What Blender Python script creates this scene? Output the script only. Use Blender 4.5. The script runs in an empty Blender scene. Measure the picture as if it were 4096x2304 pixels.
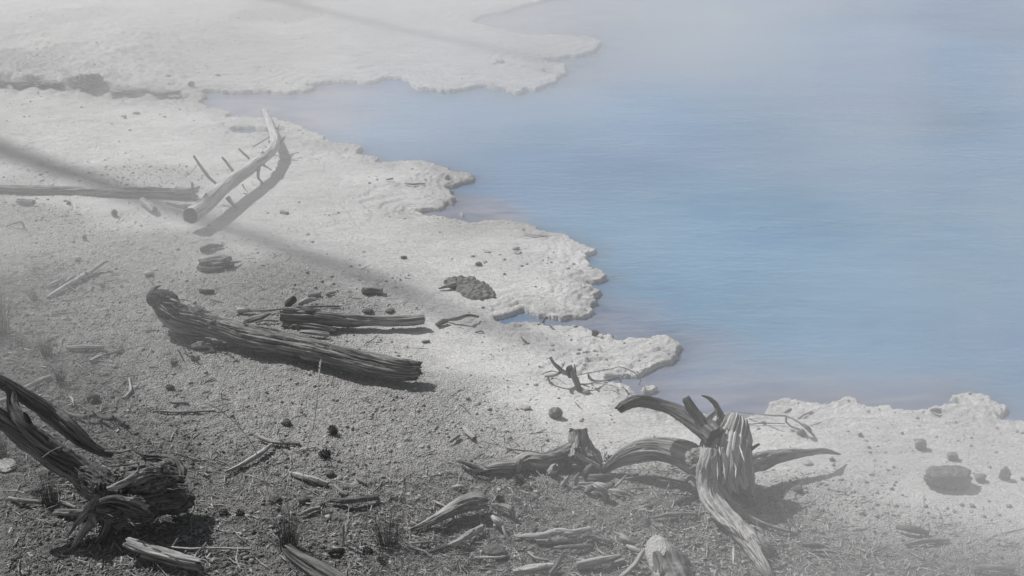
import bpy, math, random
import numpy as np
from mathutils import Vector

# ------------------------------------------------------------------ camera, light, exposure
scene = bpy.context.scene
COL = scene.collection
F_PX, CAM_H, PITCH = 5689.0, 3.2, math.radians(24.0)
cam_d = bpy.data.cameras.new('camera'); cam = bpy.data.objects.new('camera', cam_d); COL.objects.link(cam)
cam.location = (0, 0, CAM_H); cam.rotation_euler = (math.radians(90) - PITCH, 0, 0)
cam_d.sensor_width = 36.0; cam_d.lens = 36.0 * F_PX / 4096.0
cam_d.clip_start = 0.1; cam_d.clip_end = 600
scene.camera = cam

SUN_EL = math.radians(48.0)
SD = Vector((-0.78 * math.cos(SUN_EL), 0.626 * math.cos(SUN_EL), math.sin(SUN_EL))).normalized()   # towards the sun
world = bpy.data.worlds.new('World'); scene.world = world; world.use_nodes = True
wn = world.node_tree; wn.nodes.clear()
wo = wn.nodes.new('ShaderNodeOutputWorld'); wb = wn.nodes.new('ShaderNodeBackground')
sky = wn.nodes.new('ShaderNodeTexSky'); sky.sky_type = 'NISHITA'; sky.sun_disc = False
sky.sun_elevation = SUN_EL; sky.sun_rotation = math.atan2(SD.x, SD.y)
hs = wn.nodes.new('ShaderNodeHueSaturation'); hs.inputs['Saturation'].default_value = 0.22
wn.links.new(sky.outputs[0], hs.inputs['Color']); wn.links.new(hs.outputs[0], wb.inputs[0])
wb.inputs[1].default_value = 0.05
wn.links.new(wb.outputs[0], wo.inputs[0])
sun_d = bpy.data.lights.new('sun', 'SUN'); sun_d.energy = 4.3; sun_d.angle = math.radians(0.6); sun_d.color = (1.0, 0.985, 0.965)
sun = bpy.data.objects.new('sun', sun_d); COL.objects.link(sun)
sun.rotation_euler = SD.to_track_quat('Z', 'Y').to_euler(); sun.location = SD * 40
vs = scene.view_settings
vs.view_transform = 'Standard'; vs.look = 'None'; vs.gamma = 1.0; vs.exposure = 0.0; vs.use_curve_mapping = False
cy = scene.cycles
cy.max_bounces = 6; cy.diffuse_bounces = 2; cy.glossy_bounces = 2; cy.transmission_bounces = 2
cy.volume_bounces = 1; cy.transparent_max_bounces = 8; cy.volume_step_rate = 1.0; cy.volume_max_steps = 64
cy.caustics_reflective = False; cy.caustics_refractive = False

# ------------------------------------------------------------------ maths helpers
rng = np.random.default_rng(7)
_T2 = rng.random((256, 256)).astype(np.float32)
_T3 = rng.random((64, 64, 64)).astype(np.float32)
def n2(x, y, f=1.0, s=0):
    x = x * f + s * 17.37; y = y * f + s * 9.71
    xi = np.floor(x).astype(np.int64); yi = np.floor(y).astype(np.int64)
    fx = (x - xi); fy = (y - yi); fx = fx * fx * (3 - 2 * fx); fy = fy * fy * (3 - 2 * fy)
    a = _T2[xi & 255, yi & 255]; b = _T2[(xi + 1) & 255, yi & 255]
    c = _T2[xi & 255, (yi + 1) & 255]; d = _T2[(xi + 1) & 255, (yi + 1) & 255]
    return (a + (b - a) * fx + (c - a) * fy + (a - b - c + d) * fx * fy) * 2 - 1
def fbm2(x, y, f=1.0, o=4, s=0):
    r = 0; a = 1.0; t = 0
    for k in range(o):
        r = r + a * n2(x, y, f, s + k * 3); t += a; a *= 0.5; f *= 2.07
    return r / t
def n3(p, f=1.0, s=0):
    q = p * f + s * 13.17
    i = np.floor(q).astype(np.int64); w = q - i; w = w * w * (3 - 2 * w)
    r = 0
    for dx in (0, 1):
        wx = w[..., 0] if dx else 1 - w[..., 0]
        for dy in (0, 1):
            wy = w[..., 1] if dy else 1 - w[..., 1]
            for dz in (0, 1):
                wz = w[..., 2] if dz else 1 - w[..., 2]
                r = r + wx * wy * wz * _T3[(i[..., 0] + dx) & 63, (i[..., 1] + dy) & 63, (i[..., 2] + dz) & 63]
    return r * 2 - 1
def fbm3(p, f=1.0, o=3, s=0):
    r = 0; a = 1.0; t = 0
    for k in range(o):
        r = r + a * n3(p, f, s + k * 3); t += a; a *= 0.5; f *= 2.1
    return r / t
def worley(x, y, f, s=0):
    x = x * f; y = y * f
    xi = np.floor(x).astype(np.int64); yi = np.floor(y).astype(np.int64)
    best = np.full(x.shape, 9.0, np.float32)
    for dx in (-1, 0, 1):
        for dy in (-1, 0, 1):
            cx = xi + dx; cy_ = yi + dy
            px = cx + _T2[(cx + s * 31) & 255, cy_ & 255]; py = cy_ + _T2[cx & 255, (cy_ + 91 + s * 7) & 255]
            best = np.minimum(best, (px - x) ** 2 + (py - y) ** 2)
    return np.sqrt(best)
def sst(a, b, x):
    t = np.clip((x - a) / (b - a), 0, 1); return t * t * (3 - 2 * t)

CP, SP = math.cos(PITCH), math.sin(PITCH)
def ray(u, v):
    a = (u - 2048.0) / F_PX; t = (v - 1152.0) / F_PX
    return np.array([a, CP - t * SP, -SP - t * CP])
def at_z(u, v, z):
    d = ray(u, v); k = (CAM_H - z) / -d[2]
    return d[0] * k, d[1] * k, k
def outline(pts, z=0.03):
    return np.array([at_z(u, v, z)[:2] for u, v in pts])

# ------------------------------------------------------------------ shoreline (read off the photograph, laid out on the ground)
A = lambda ox, oy, k, l: [(ox + x * k, oy + y * k) for x, y in l]
shore = (
 A(1300, 0, .552, [(1720,-40),(1560,0),(1380,50),(1290,75),(1100,120),(1075,150),(1200,190),(1350,220),(1500,250),(1700,245),(1900,255),(2010,290),(1985,330),(1930,365),(1820,395),(1680,410),(1560,425),(1640,450),(1740,460),(1755,520),(1680,545),(1670,580),(1570,610),(1520,640),(1460,632),(1440,655),(1380,664),(1330,650),(1310,630),(1260,632),(1190,622),(1160,605),(1040,622),(960,645),(880,652),(800,640),(730,637),(680,640),(640,612),(625,580),(570,555),(540,550),(410,556),(380,580),(300,597),(220,587),(115,585),(60,575),(0,590)])
 + A(0, 0, .552, [(2300,600),(2220,610),(2300,625),(2200,647),(2100,662),(1950,652),(1800,659),(1620,657),(1590,645),(1520,645),(1430,662),(1500,690),(1440,735),(1500,770),(1600,780),(1690,800),(1660,820),(1610,838),(1750,832),(1900,832),(2050,860),(2120,885),(2200,915),(2280,960),(2340,985),(2390,1015),(2400,1032),(2535,1032)])
 + A(1300, 0, .552, [(130,1030),(230,1040),(270,1070),(235,1095),(280,1115),(350,1115),(385,1135),(365,1160),(460,1168),(560,1152),(640,1150),(720,1160),(780,1180),(800,1200),(890,1205),(935,1225),(900,1242),(1000,1248),(1060,1255),(1075,1270),(1050,1295),(980,1315),(930,1340),(880,1350),(930,1370),(940,1400),(958,1425),(900,1448)])
 + A(1300, 700, .552, [(860,205),(760,232),(690,247),(650,262),(700,272),(830,287),(950,312),(1050,332),(1150,322),(1260,322),(1380,330),(1480,345),(1530,370),(1560,395),(1640,410),(1770,430),(1800,455),(1860,475),(1930,505),(1950,535),(1910,565),(1915,590),(1890,620),(1930,660),(2020,685),(2070,712),(2040,740),(1960,755),(1890,765),(1950,790),(1990,830),(1960,860),(1940,880),(1970,915),(1930,940),(1950,965),(1900,1000),(1850,1010),(1740,1025),(1640,1018),(1560,1005),(1500,990),(1455,955),(1448,937),(1380,965),(1300,1000),(1240,1020),(1300,1055),(1400,1065),(1500,1062),(1600,1080),(1640,1100),(1740,1095),(1880,1105),(1960,1130),(2080,1155),(2150,1205),(2160,1170),(2250,1160),(2380,1165),(2490,1168)])
 + [(2700,1350),(2711,1362),(2703,1407),(2671,1439),(2640,1446),(2585,1462),(2570,1480),(2545,1488),(2500,1494),(2450,1500),(2405,1509),(2440,1522),(2480,1524),(2535,1534),(2520,1547),(2537,1565),(2565,1588),(2640,1630),(2740,1655),(2870,1650),(2930,1652),(3000,1650)]
 + A(2996, 1400, .624, [(100,388),(120,350),(130,325),(180,312),(270,318),(340,312),(395,330),(395,357),(480,350),(580,320),(590,300),(650,292),(710,305),(700,337),(760,350),(880,345),(1000,358),(1150,370),(1160,345),(1250,345),(1380,325),(1370,310),(1310,302),(1305,282),(1370,262),(1450,265),(1550,280),(1570,310),(1640,335),(1635,375),(1600,405),(1640,425),(1763,440),(1900,470),(2100,500)]))
lake_poly = outline(shore)
# close the lake polygon on the water side, far out in world space
lake_poly = np.vstack([lake_poly, [[9.5, 6.8], [16, 8.5], [30, 12], [45, 30], [30, 60], [5, 60], [0.5, 30], [1.4, 17.5]]])
puddles = [outline(p) for p in (
 [(905,512),(940,505),(1000,503),(1060,507),(1110,508),(1150,514),(1110,520),(1060,521),(1000,528),(940,524)],
 [(1772,705),(1790,700),(1820,703),(1812,713),(1785,716)],
 [(2166,276),(2185,270),(2205,278),(2190,288),(2168,286)])]
islands = [outline(p) for p in (
 [(1742,822),(1750,817),(1770,816),(1779,821),(1772,828),(1752,829)],
 [(2561,1544),(2566,1537),(2590,1535),(2612,1536),(2622,1541),(2608,1548),(2585,1552),(2566,1551)],
 [(1840,843),(1848,840),(1851,845),(1844,848)], [(1928,860),(1936,856),(1940,861),(1932,864)],
 [(2545,1525),(2552,1522),(2558,1527),(2550,1530)])]
def sdist(poly, X, Y):
    """positive inside"""
    d2 = np.full(X.shape, 1e9); ins = np.zeros(X.shape, bool)
    m = len(poly)
    for i in range(m):
        ax, ay = poly[i]; bx, by = poly[(i + 1) % m]
        ex, ey = bx - ax, by - ay
        t = np.clip(((X - ax) * ex + (Y - ay) * ey) / (ex * ex + ey * ey + 1e-12), 0, 1)
        d2 = np.minimum(d2, (X - ax - t * ex) ** 2 + (Y - ay - t * ey) ** 2)
        if ay != by:
            c = ((ay > Y) != (by > Y)) & (X < ex * (Y - ay) / (by - ay) + ax)
            ins ^= c
    return np.sqrt(d2) * np.where(ins, 1, -1)

# regular lookup grid for the slow distance fields
GX0, GX1, GY0, GY1, GS = -9.0, 9.0, 3.4, 20.0, 0.035
gx = np.arange(GX0, GX1, GS); gy = np.arange(GY0, GY1, GS)
MX, MY = np.meshgrid(gx, gy, indexing='ij')
g_land = -sdist(lake_poly, MX, MY)
for p in puddles: g_land = np.minimum(g_land, -sdist(p, MX, MY))
for p in islands: g_land = np.maximum(g_land, sdist(p, MX, MY))
soilA = outline([(-700,760),(0,770),(300,800),(560,880),(800,950),(930,1030),(1200,1050),(1500,1150),(1760,1270),(1500,1330),(1800,1480),(1960,1560),(2100,1680),(2350,1850),(2900,1940),(3200,1930),(3450,2060),(4500,2080),(4500,3000),(-700,3000)])
soilB = outline([(-700,1100),(100,1200),(450,1300),(600,1420),(700,1560),(900,1700),(1150,1860),(1600,1900),(1950,1870),(2350,1870),(2900,1960),(3200,2030),(3330,2110),(3480,2075),(3700,2060),(3880,2140),(4030,2240),(4500,2260),(4500,3000),(-700,3000)])
g_A = sdist(soilA, MX, MY); g_B = sdist(soilB, MX, MY)
def lookup(g, X, Y):
    fx = np.clip((X - GX0) / GS, 0, g.shape[0] - 1.001); fy = np.clip((Y - GY0) / GS, 0, g.shape[1] - 1.001)
    i = fx.astype(int); j = fy.astype(int); a = fx - i; b = fy - j
    return (g[i, j] * (1 - a) * (1 - b) + g[i + 1, j] * a * (1 - b) + g[i, j + 1] * (1 - a) * b + g[i + 1, j + 1] * a * b)
bank = outline([(-900,345),(-300,350),(0,352),(250,370),(500,380),(700,384),(780,384)], 0.04)

def terrain(X, Y):
    sd = lookup(g_land, X, Y)
    near = np.clip(1 - np.abs(sd) / 0.5, 0, 1)
    wxx = X + .02 * n2(X, Y, 14, 7); wyy = Y + .02 * n2(X, Y, 14, 8)
    sd = sd + near * (0.020 * fbm2(X, Y, 7, 2, 1) + 0.042 * (0.52 - worley(wxx, wyy, 9.5, 2)) + 0.022 * (0.42 - worley(wxx, wyy, 24, 6)))
    a = lookup(g_A, X, Y) + 0.35 * fbm2(X, Y, 1.6, 4, 5) ; b = lookup(g_B, X, Y) + 0.5 * fbm2(X, Y, 1.3, 4, 8)
    A_ = sst(-0.25, 0.45, a); B_ = sst(-0.35, 0.5, b)
    land = np.clip(sd, 0, None)
    z = 0.014 + 0.050 * (1 - np.exp(-land / 0.9)) + 0.05 * A_ + 0.03 * B_
    z = z + 0.016 * fbm2(X, Y, 0.9, 2, 11) * sst(0.1, 1.2, land)
    # thin sinter terraces that follow the shore
    q = 1.1 * np.minimum(land / 0.16, 3.0) + 2.6 * fbm2(X, Y * 1.5, 1.0, 6, 15) + 1.2 * fbm2(X, Y, .35, 2, 16)
    fr = q - np.floor(q)
    tm = (1 - A_) * sst(-0.3, 0.25, fbm2(X, Y, 1.3, 3, 44) + 0.45 * np.exp(-land / .4)) 
    z = z + tm * 0.008 * sst(0.0, 0.07, fr) * (1 - sst(.25, 1.0, fr))
    q2 = np.minimum(land / 0.06, 4.0) + 3.6 * fbm2(X, Y * 1.5, 1.7, 6, 17); f2 = q2 - np.floor(q2)
    z = z + tm * (.55 + np.exp(-land / .35)) * 0.0048 * sst(0.0, 0.10, f2) * (1 - sst(.3, 1.0, f2))
    # crusted lip along the water
    lip = np.exp(-(land / 0.10) ** 2)
    z = z + .6 * lip * (0.006 * np.clip(0.9 - worley(wxx, wyy, 26, 4), 0, 1) + 0.005 * np.clip(.8 - worley(X, Y, 55, 6), 0, 1) + 0.004 * fbm2(X, Y, 40, 2, 6) - .002)
    # crumbs and clods
    w1 = worley(X, Y, 52, 1); w2 = worley(X, Y, 17, 3); w3 = worley(X, Y, 85, 5)
    m1 = sst(-0.2, 0.5, fbm2(X, Y, 2.2, 3, 21))
    m4 = sst(-.3, .5, fbm2(X, Y, 4.0, 3, 22))
    z = z + (0.0010 + 0.0085 * A_ * (.4 + .6 * m4)) * np.clip(0.85 - w1, 0, 1) + 0.0055 * A_ * np.clip(0.8 - w3, 0, 1)
    z = z + ((0.010 + .018 * B_) * A_ * m1 * sst(.1, .6, fbm2(X, Y, 8, 2, 23))) * np.clip(0.75 - w2, 0, 1)
    z = z + A_ * (0.012 * fbm2(X, Y, 5, 3, 30) + 0.005 * fbm2(X, Y, 28, 3, 31)) + 0.0022 * fbm2(X, Y * 1.6, 16, 3, 33) + 0.0018 * fbm2(X, Y * 1.3, 50, 2, 34) * (1 - .5 * A_)
    m3 = sst(0.15, 0.5, fbm2(X, Y, 1.1, 3, 61)) * (1 - A_) * sst(.35, 1.0, land)          # crumbly islands on the white crust
    z = z + m3 * 0.008 * np.clip(0.85 - w1, 0, 1)
    # bank along the left arm of the pool
    yl = np.interp(X, bank[:, 0], bank[:, 1]); xe = bank[-1, 0]
    nb = 0.10 * fbm2(X, Y, 3.5, 3, 41)
    s = Y - yl + nb
    bk = sst(-0.03, 0.05, s) * (1 - 0.75 * sst(0.3, 4.0, s)) * (1 - sst(xe - 0.9, xe + 0.25, X))
    z = z + bk * (0.070 + 0.05 * fbm2(X, Y, 5, 4, 42) + .02 * np.clip(.8 - worley(X, Y, 16, 9), 0, 1)) + np.exp(-(s / .22) ** 2) * (1 - sst(xe - .5, xe + .1, X)) * 0.05 * np.clip(.8 - worley(X, Y, 7, 3), 0, 1)
    dig = np.exp(-((s + .16) / .14) ** 2) * (1 - sst(xe - .6, xe + .1, X))
    z = z - .015 * dig
    # under water
    bed = -0.05 + np.clip(sd, -6, 0) * 0.45 + 0.01 * fbm2(X, Y, 4, 3, 51)
    e = sst(-0.012, 0.006, sd)
    z = bed * (1 - e) + z * e
    crust = np.exp(-(land / 0.16) ** 2) * sst(-0.3, 0.3, fbm2(X, Y, 3.0, 3, 71))
    crust = np.maximum(crust, 0.8 * np.exp(-((s - .02) / .12) ** 2) * (1 - sst(xe - .4, xe + .1, X)))
    wet = sst(0.12, 0.45, fbm2(X, Y * 1.5, 0.7, 3, 81)) * np.exp(-land / 0.5) * (1 - A_)
    return z, sd, A_, B_, crust, wet, m3

# ------------------------------------------------------------------ mesh helpers
def mesh_from(name, V, Q=None, T=None, smooth=True, attrs=None):
    V = np.asarray(V, np.float32)
    me = bpy.data.meshes.new(name)
    nq = 0 if Q is None else len(Q); nt = 0 if T is None else len(T)
    li = []; tot = []
    if nq: li.append(np.asarray(Q, np.int32).ravel()); tot.append(np.full(nq, 4, np.int32))
    if nt: li.append(np.asarray(T, np.int32).ravel()); tot.append(np.full(nt, 3, np.int32))
    li = np.concatenate(li); tot = np.concatenate(tot)
    st = np.concatenate([[0], np.cumsum(tot)[:-1]]).astype(np.int32)
    me.vertices.add(len(V)); me.vertices.foreach_set('co', V.ravel())
    me.loops.add(len(li)); me.loops.foreach_set('vertex_index', li)
    me.polygons.add(len(tot)); me.polygons.foreach_set('loop_start', st); me.polygons.foreach_set('loop_total', tot)
    if smooth: me.polygons.foreach_set('use_smooth', np.ones(len(tot), bool))
    me.update(calc_edges=True)
    for k, a in (attrs or {}).items():
        a = np.asarray(a, np.float32)
        if a.ndim == 1:
            at = me.attributes.new(k, 'FLOAT', 'POINT'); at.data.foreach_set('value', a)
        else:
            at = me.attributes.new(k, 'FLOAT_VECTOR', 'POINT'); at.data.foreach_set('vector', a.ravel())
    return me
def link(name, me, mat=None, parent=None, **props):
    o = bpy.data.objects.new(name, me); COL.objects.link(o)
    if mat is not None and me is not None and not me.materials: me.materials.append(mat)
    if parent is not None:
        o.parent = parent; o.matrix_parent_inverse = parent.matrix_world.inverted() if False else o.matrix_parent_inverse
    for k, v in props.items(): o[k] = v
    return o
def thing(name, label, cat, loc=(0, 0, 0), group=None):
    o = bpy.data.objects.new(name, None); COL.objects.link(o); o.location = loc
    o['label'] = label; o['category'] = cat
    if group: o['group'] = group
    return o
def grid_quads(nx, ny, off=0):
    i = np.arange(nx - 1)[:, None] * ny + np.arange(ny - 1)[None, :] + off
    return np.stack([i, i + ny, i + ny + 1, i + 1], -1).reshape(-1, 4)

# ------------------------------------------------------------------ materials
class NT:
    def __init__(s, name):
        s.m = bpy.data.materials.new(name); s.m.use_nodes = True; s.t = s.m.node_tree; s.t.nodes.clear()
        s.out = s.t.nodes.new('ShaderNodeOutputMaterial')
    def n(s, typ, **kw):
        x = s.t.nodes.new(typ)
        for k, v in kw.items():
            if k.startswith('_'): setattr(x, k[1:], v)
        return x
    def l(s, a, b): s.t.links.new(a, b)
    def attr(s, name, vec=False):
        x = s.n('ShaderNodeAttribute'); x.attribute_name = name
        return x.outputs['Vector'] if vec else x.outputs['Fac']
    def noise(s, vec, scale, detail=4, rough=.55):
        x = s.n('ShaderNodeTexNoise'); x.inputs['Scale'].default_value = scale; x.inputs['Detail'].default_value = detail
        x.inputs['Roughness'].default_value = rough; s.l(vec, x.inputs['Vector']); return x.outputs['Fac']
    def voro(s, vec, scale, feat='F1'):
        x = s.n('ShaderNodeTexVoronoi'); x.feature = feat; x.inputs['Scale'].default_value = scale
        s.l(vec, x.inputs['Vector']); return x.outputs['Distance']
    def math(s, op, a, b=None, c=None, clamp=False):
        x = s.n('ShaderNodeMath'); x.operation = op; x.use_clamp = clamp
        for i, v in enumerate((a, b, c)):
            if v is None: continue
            if isinstance(v, (int, float)): x.inputs[i].default_value = v
            else: s.l(v, x.inputs[i])
        return x.outputs[0]
    def rng(s, v, a, b, c=0, d=1):
        x = s.n('ShaderNodeMapRange'); x.inputs['From Min'].default_value = a; x.inputs['From Max'].default_value = b
        x.inputs['To Min'].default_value = c; x.inputs['To Max'].default_value = d; s.l(v, x.inputs['Value']); return x.outputs[0]
    def mix(s, f, a, b):
        x = s.n('ShaderNodeMix'); x.data_type = 'RGBA'
        if isinstance(f, (int, float)): x.inputs[0].default_value = f
        else: s.l(f, x.inputs[0])
        for i, v in ((6, a), (7, b)):
            if isinstance(v, tuple): x.inputs[i].default_value = (*v, 1)
            else: s.l(v, x.inputs[i])
        return x.outputs[2]
    def mapv(s, vec, sc):
        x = s.n('ShaderNodeMapping'); x.inputs['Scale'].default_value = sc; s.l(vec, x.inputs['Vector']); return x.outputs[0]
    def bump(s, h, strength=1, dist=.01, normal=None):
        x = s.n('ShaderNodeBump'); x.inputs['Strength'].default_value = strength; x.inputs['Distance'].default_value = dist
        s.l(h, x.inputs['Height'])
        if normal is not None: s.l(normal, x.inputs['Normal'])
        return x.outputs[0]
    def bsdf(s, col, rough=.9, normal=None, spec=.3):
        x = s.n('ShaderNodeBsdfPrincipled')
        if isinstance(col, tuple): x.inputs['Base Color'].default_value = (*col, 1)
        else: s.l(col, x.inputs['Base Color'])
        if isinstance(rough, (int, float)): x.inputs['Roughness'].default_value = rough
        else: s.l(rough, x.inputs['Roughness'])
        x.inputs['Specular IOR Level'].default_value = spec
        if normal is not None: s.l(normal, x.inputs['Normal'])
        return x.outputs[0]
def g3(v, w=0.0): return (v * (1 + w), v, v * (1 - w))

def ground_material():
    t = NT('sinter_and_soil'); geo = t.n('ShaderNodeNewGeometry'); P = geo.outputs['Position']
    A_, B_ = t.attr('soil'), t.attr('humus'); C_, W_ = t.attr('crust'), t.attr('wet'); M_ = t.attr('crumb')
    n1 = t.noise(P, 2.2, 6); n2_ = t.noise(P, 26, 5, .65); n3_ = t.noise(P, 140, 3, .6)
    Pst = t.mapv(P, (1, 1.8, 1)); n4 = t.noise(Pst, 7, 6, .6)
    base = t.mix(t.rng(n1, .35, .68), g3(.58, .005), g3(.70, .003))
    base = t.mix(t.rng(n4, .50, .66, 0, .5), base, g3(.47, .006))
    base = t.mix(t.rng(t.noise(Pst, 38, 5, .65), .56, .66, 0, .3), base, g3(.42, .006))
    base = t.mix(t.math('MULTIPLY', C_, t.rng(n2_, .35, .6)), base, g3(.36, .008))
    base = t.mix(t.math('MULTIPLY', M_, .6), base, g3(.38))
    base = t.mix(t.math('MULTIPLY', W_, .6), base, g3(.34, .02))
    sA = t.mix(t.rng(n2_, .3, .72), g3(.27, .006), g3(.50, .006))
    base = t.mix(A_, base, sA)
    sB = t.mix(t.rng(n2_, .32, .70), g3(.095, .008), g3(.29, .008))
    sB = t.mix(t.rng(n3_, .60, .70, 0, .8), sB, g3(.42, .01))
    base = t.mix(t.math('MULTIPLY', B_, .96), base, sB)
    v1 = t.voro(P, 95); v2 = t.voro(P, 210)
    h = t.math('ADD', t.math('MULTIPLY', v1, -1.0), t.math('MULTIPLY', v2, -.5))
    h = t.math('ADD', h, t.math('MULTIPLY', n2_, .8))
    hA = t.math('MULTIPLY', h, t.rng(A_, 0, 1, .14, 1.0))
    st = t.noise(t.mapv(P, (1, 2.4, 1)), 45, 5, .6)
    fl1 = t.noise(t.mapv(P, (1, 1.8, 1)), 6.5, 8, .66); fl2 = t.noise(t.mapv(P, (1, 1.9, 1)), 20, 6, .62)
    stp = t.math('ADD', t.math('MULTIPLY', t.math('FLOOR', t.math('MULTIPLY', fl1, 14)), .7), t.math('MULTIPLY', t.math('FLOOR', t.math('MULTIPLY', fl2, 9)), .40))
    hh = t.math('ADD', hA, t.math('MULTIPLY', st, t.rng(A_, 0, 1, .4, .3)))
    hh = t.math('ADD', hh, t.math('MULTIPLY', stp, t.rng(A_, 0, 1, .5, .1)))
    nor = t.bump(hh, 1.0, .012)
    rough = t.rng(W_, 0, 1, .92, .45)
    t.l(t.bsdf(base, rough, nor, .25), t.out.inputs[0]); return t.m

def wood_material(name, dark, light, crack=.3, rough=.82, tint=0.008):
    t = NT(name); G = t.attr('grain', True)
    g1 = t.noise(t.mapv(G, (1, 1, .05)), 125, 4, .6)      # fine fibres along the axis
    g2 = t.noise(t.mapv(G, (1, 1, .08)), 45, 6, .65)
    g4 = t.noise(G, 9, 4, .6)
    c = t.mix(t.rng(g2, .35, .68), g3(dark, tint), g3(light, tint))
    c = t.mix(t.rng(g1, .38, .52, .85, 0), c, g3(dark * .5, tint))
    c = t.mix(t.rng(g1, .56, .66, 0, .5), c, g3(min(light * 1.25, .7), tint))
    c = t.mix(t.rng(g4, .5, .72, 0, .5), c, g3(dark, tint))
    h = t.math('ADD', t.math('MULTIPLY', g1, .45), t.math('MULTIPLY', g2, 1.0))
    nor = t.bump(h, 1.0, .014)
    t.l(t.bsdf(c, rough, nor, .25), t.out.inputs[0]); return t.m

def rock_material(name, dark, light):
    t = NT(name); geo = t.n('ShaderNodeNewGeometry'); P = geo.outputs['Position']
    a = t.noise(P, 30, 6, .65); b = t.noise(P, 140, 4, .6); v = t.voro(P, 120)
    c = t.mix(t.rng(a, .32, .68), g3(dark, .01), g3(light, .01))
    h = t.math('ADD', t.math('ADD', a, t.math('MULTIPLY', b, .5)), t.math('MULTIPLY', v, -.35))
    t.l(t.bsdf(c, .92, t.bump(h, .9, .012), .2), t.out.inputs[0]); return t.m

def flat_material(name, lo, hi, tint=.01, rough=.85, sc=40):
    t = NT(name); geo = t.n('ShaderNodeNewGeometry'); P = geo.outputs['Position']
    a = t.noise(P, sc, 3, .6)
    t.l(t.bsdf(t.mix(t.rng(a, .35, .65), g3(lo, tint), g3(hi, tint)), rough, None, .2), t.out.inputs[0]); return t.m

def water_material():
    t = NT('milky_hot_water'); geo = t.n('ShaderNodeNewGeometry'); P = geo.outputs['Position']
    S = t.attr('shallow'); E = t.attr('edge'); TQ = t.attr('turquoise')
    Pw = t.mapv(P, (.55, 1.6, 1)); n1 = t.noise(Pw, 1.3, 5, .55); n2_ = t.noise(t.mapv(P, (.5, 1.5, 1)), 6, 5, .6)
    deep = t.mix(t.rng(n1, .35, .65), (.12, .235, .42), (.16, .28, .45))
    tq = t.mix(t.rng(n2_, .35, .65), (.095, .245, .40), (.13, .29, .43))
    c = t.mix(TQ, deep, tq)
    sw = t.n('ShaderNodeTexNoise'); sw.inputs['Scale'].default_value = 2.6; sw.inputs['Detail'].default_value = 6; sw.inputs['Distortion'].default_value = 1.6; t.l(t.mapv(P, (.6, 1.5, 1)), sw.inputs['Vector'])
    sh = t.mix(t.rng(sw.outputs['Fac'], .36, .64), (.17, .205, .32), (.33, .335, .40))
    c = t.mix(t.rng(sw.outputs['Fac'], .60, .68, 0, .30), c, (.06, .17, .36))
    c = t.mix(S, c, sh)
    n3_ = t.noise(t.mapv(P, (.7, 1.5, 1)), 16, 3, .5)
    h = t.math('ADD', n3_, t.math('MULTIPLY', n2_, .8))
    nor = t.bump(t.math('MULTIPLY', h, t.rng(n1, .35, .65, .15, 1.1)), .5, .016)
    w = t.n('ShaderNodeBsdfPrincipled'); t.l(c, w.inputs['Base Color']); w.inputs['Roughness'].default_value = .12
    w.inputs['IOR'].default_value = 1.33; w.inputs['Specular IOR Level'].default_value = .5
    t.l(nor, w.inputs['Normal'])
    a = t.math('SUBTRACT', 1.0, t.math('MULTIPLY', E, .30))
    t.l(a, w.inputs['Alpha'])
    t.l(w.outputs[0], t.out.inputs[0]); return t.m

M_GROUND = ground_material(); M_WATER = water_material()
M_PALE = wood_material('bleached_wood', .33, .58)
M_WHITE = wood_material('sun_bleached_wood', .48, .72)
M_GREY = wood_material('grey_weathered_wood', .17, .44)
M_DARK = wood_material('dark_weathered_wood', .075, .27)
M_MID = wood_material('ash_grey_wood', .12, .40)
M_CHAR = wood_material('blackened_wood', .02, .09)
M_BARE = rock_material('smooth_bare_wood', .36, .50)
M_CUT = flat_material('sawn_end_wood', .09, .16, sc=60)
M_ROCK = rock_material('porous_grey_rock', .16, .34)
M_ROCKD = rock_material('dark_rock', .07, .17)
M_ROCKB = rock_material('rough_dark_boulder', .08, .27)
M_ROCKL = rock_material('pale_sinter_rock', .36, .55)
M_GRASS = flat_material('dry_dark_grass', .05, .13)
M_STRAW = flat_material('pale_grass_stem', .25, .45)
M_CONE = flat_material('pine_cone_brown', .035, .13)
M_CRUMB = rock_material('soil_crumb', .25, .50)
M_CRUMBD = rock_material('dark_soil_crumb', .09, .28)
M_NEEDLE = flat_material('needle_litter', .10, .5, sc=30)
M_MOUND = rock_material('dark_grit', .12, .28)
M_BANK = rock_material('eroded_bank_rock', .20, .38)

# ------------------------------------------------------------------ ground
NX, NY = 980, 880
FY0, FY1 = 3.95, 18.5
def fan_half(y): return 0.41 * y + 0.75
yy = FY0 * (FY1 / FY0) ** (np.arange(NY) / (NY - 1.0)); ss = np.linspace(-1, 1, NX)
X = ss[:, None] * fan_half(yy)[None, :]; Y = np.broadcast_to(yy[None, :], X.shape).copy()
Z, SDm, A_, B_, CR, WT, M3 = terrain(X, Y)
V = np.stack([X, Y, Z], -1).reshape(-1, 3)
me = mesh_from('ground', V, grid_quads(NX, NY), attrs=dict(soil=A_.ravel(), humus=B_.ravel(), crust=CR.ravel(), wet=WT.ravel(), crumb=M3.ravel()))
link('ground', me, M_GROUND, kind='structure')
def hz(x, y):
    j = math.log(max(y, FY0 + 1e-3) / FY0) / math.log(FY1 / FY0) * (NY - 1); i = (x / fan_half(y) * .5 + .5) * (NX - 1)
    i = min(max(i, 0), NX - 1.01); j = min(max(j, 0), NY - 1.01); a, b = int(i), int(j); fa, fb = i - a, j - b
    return float(Z[a, b] * (1 - fa) * (1 - fb) + Z[a + 1, b] * fa * (1 - fb) + Z[a, b + 1] * (1 - fa) * fb + Z[a + 1, b + 1] * fa * fb)
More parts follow.
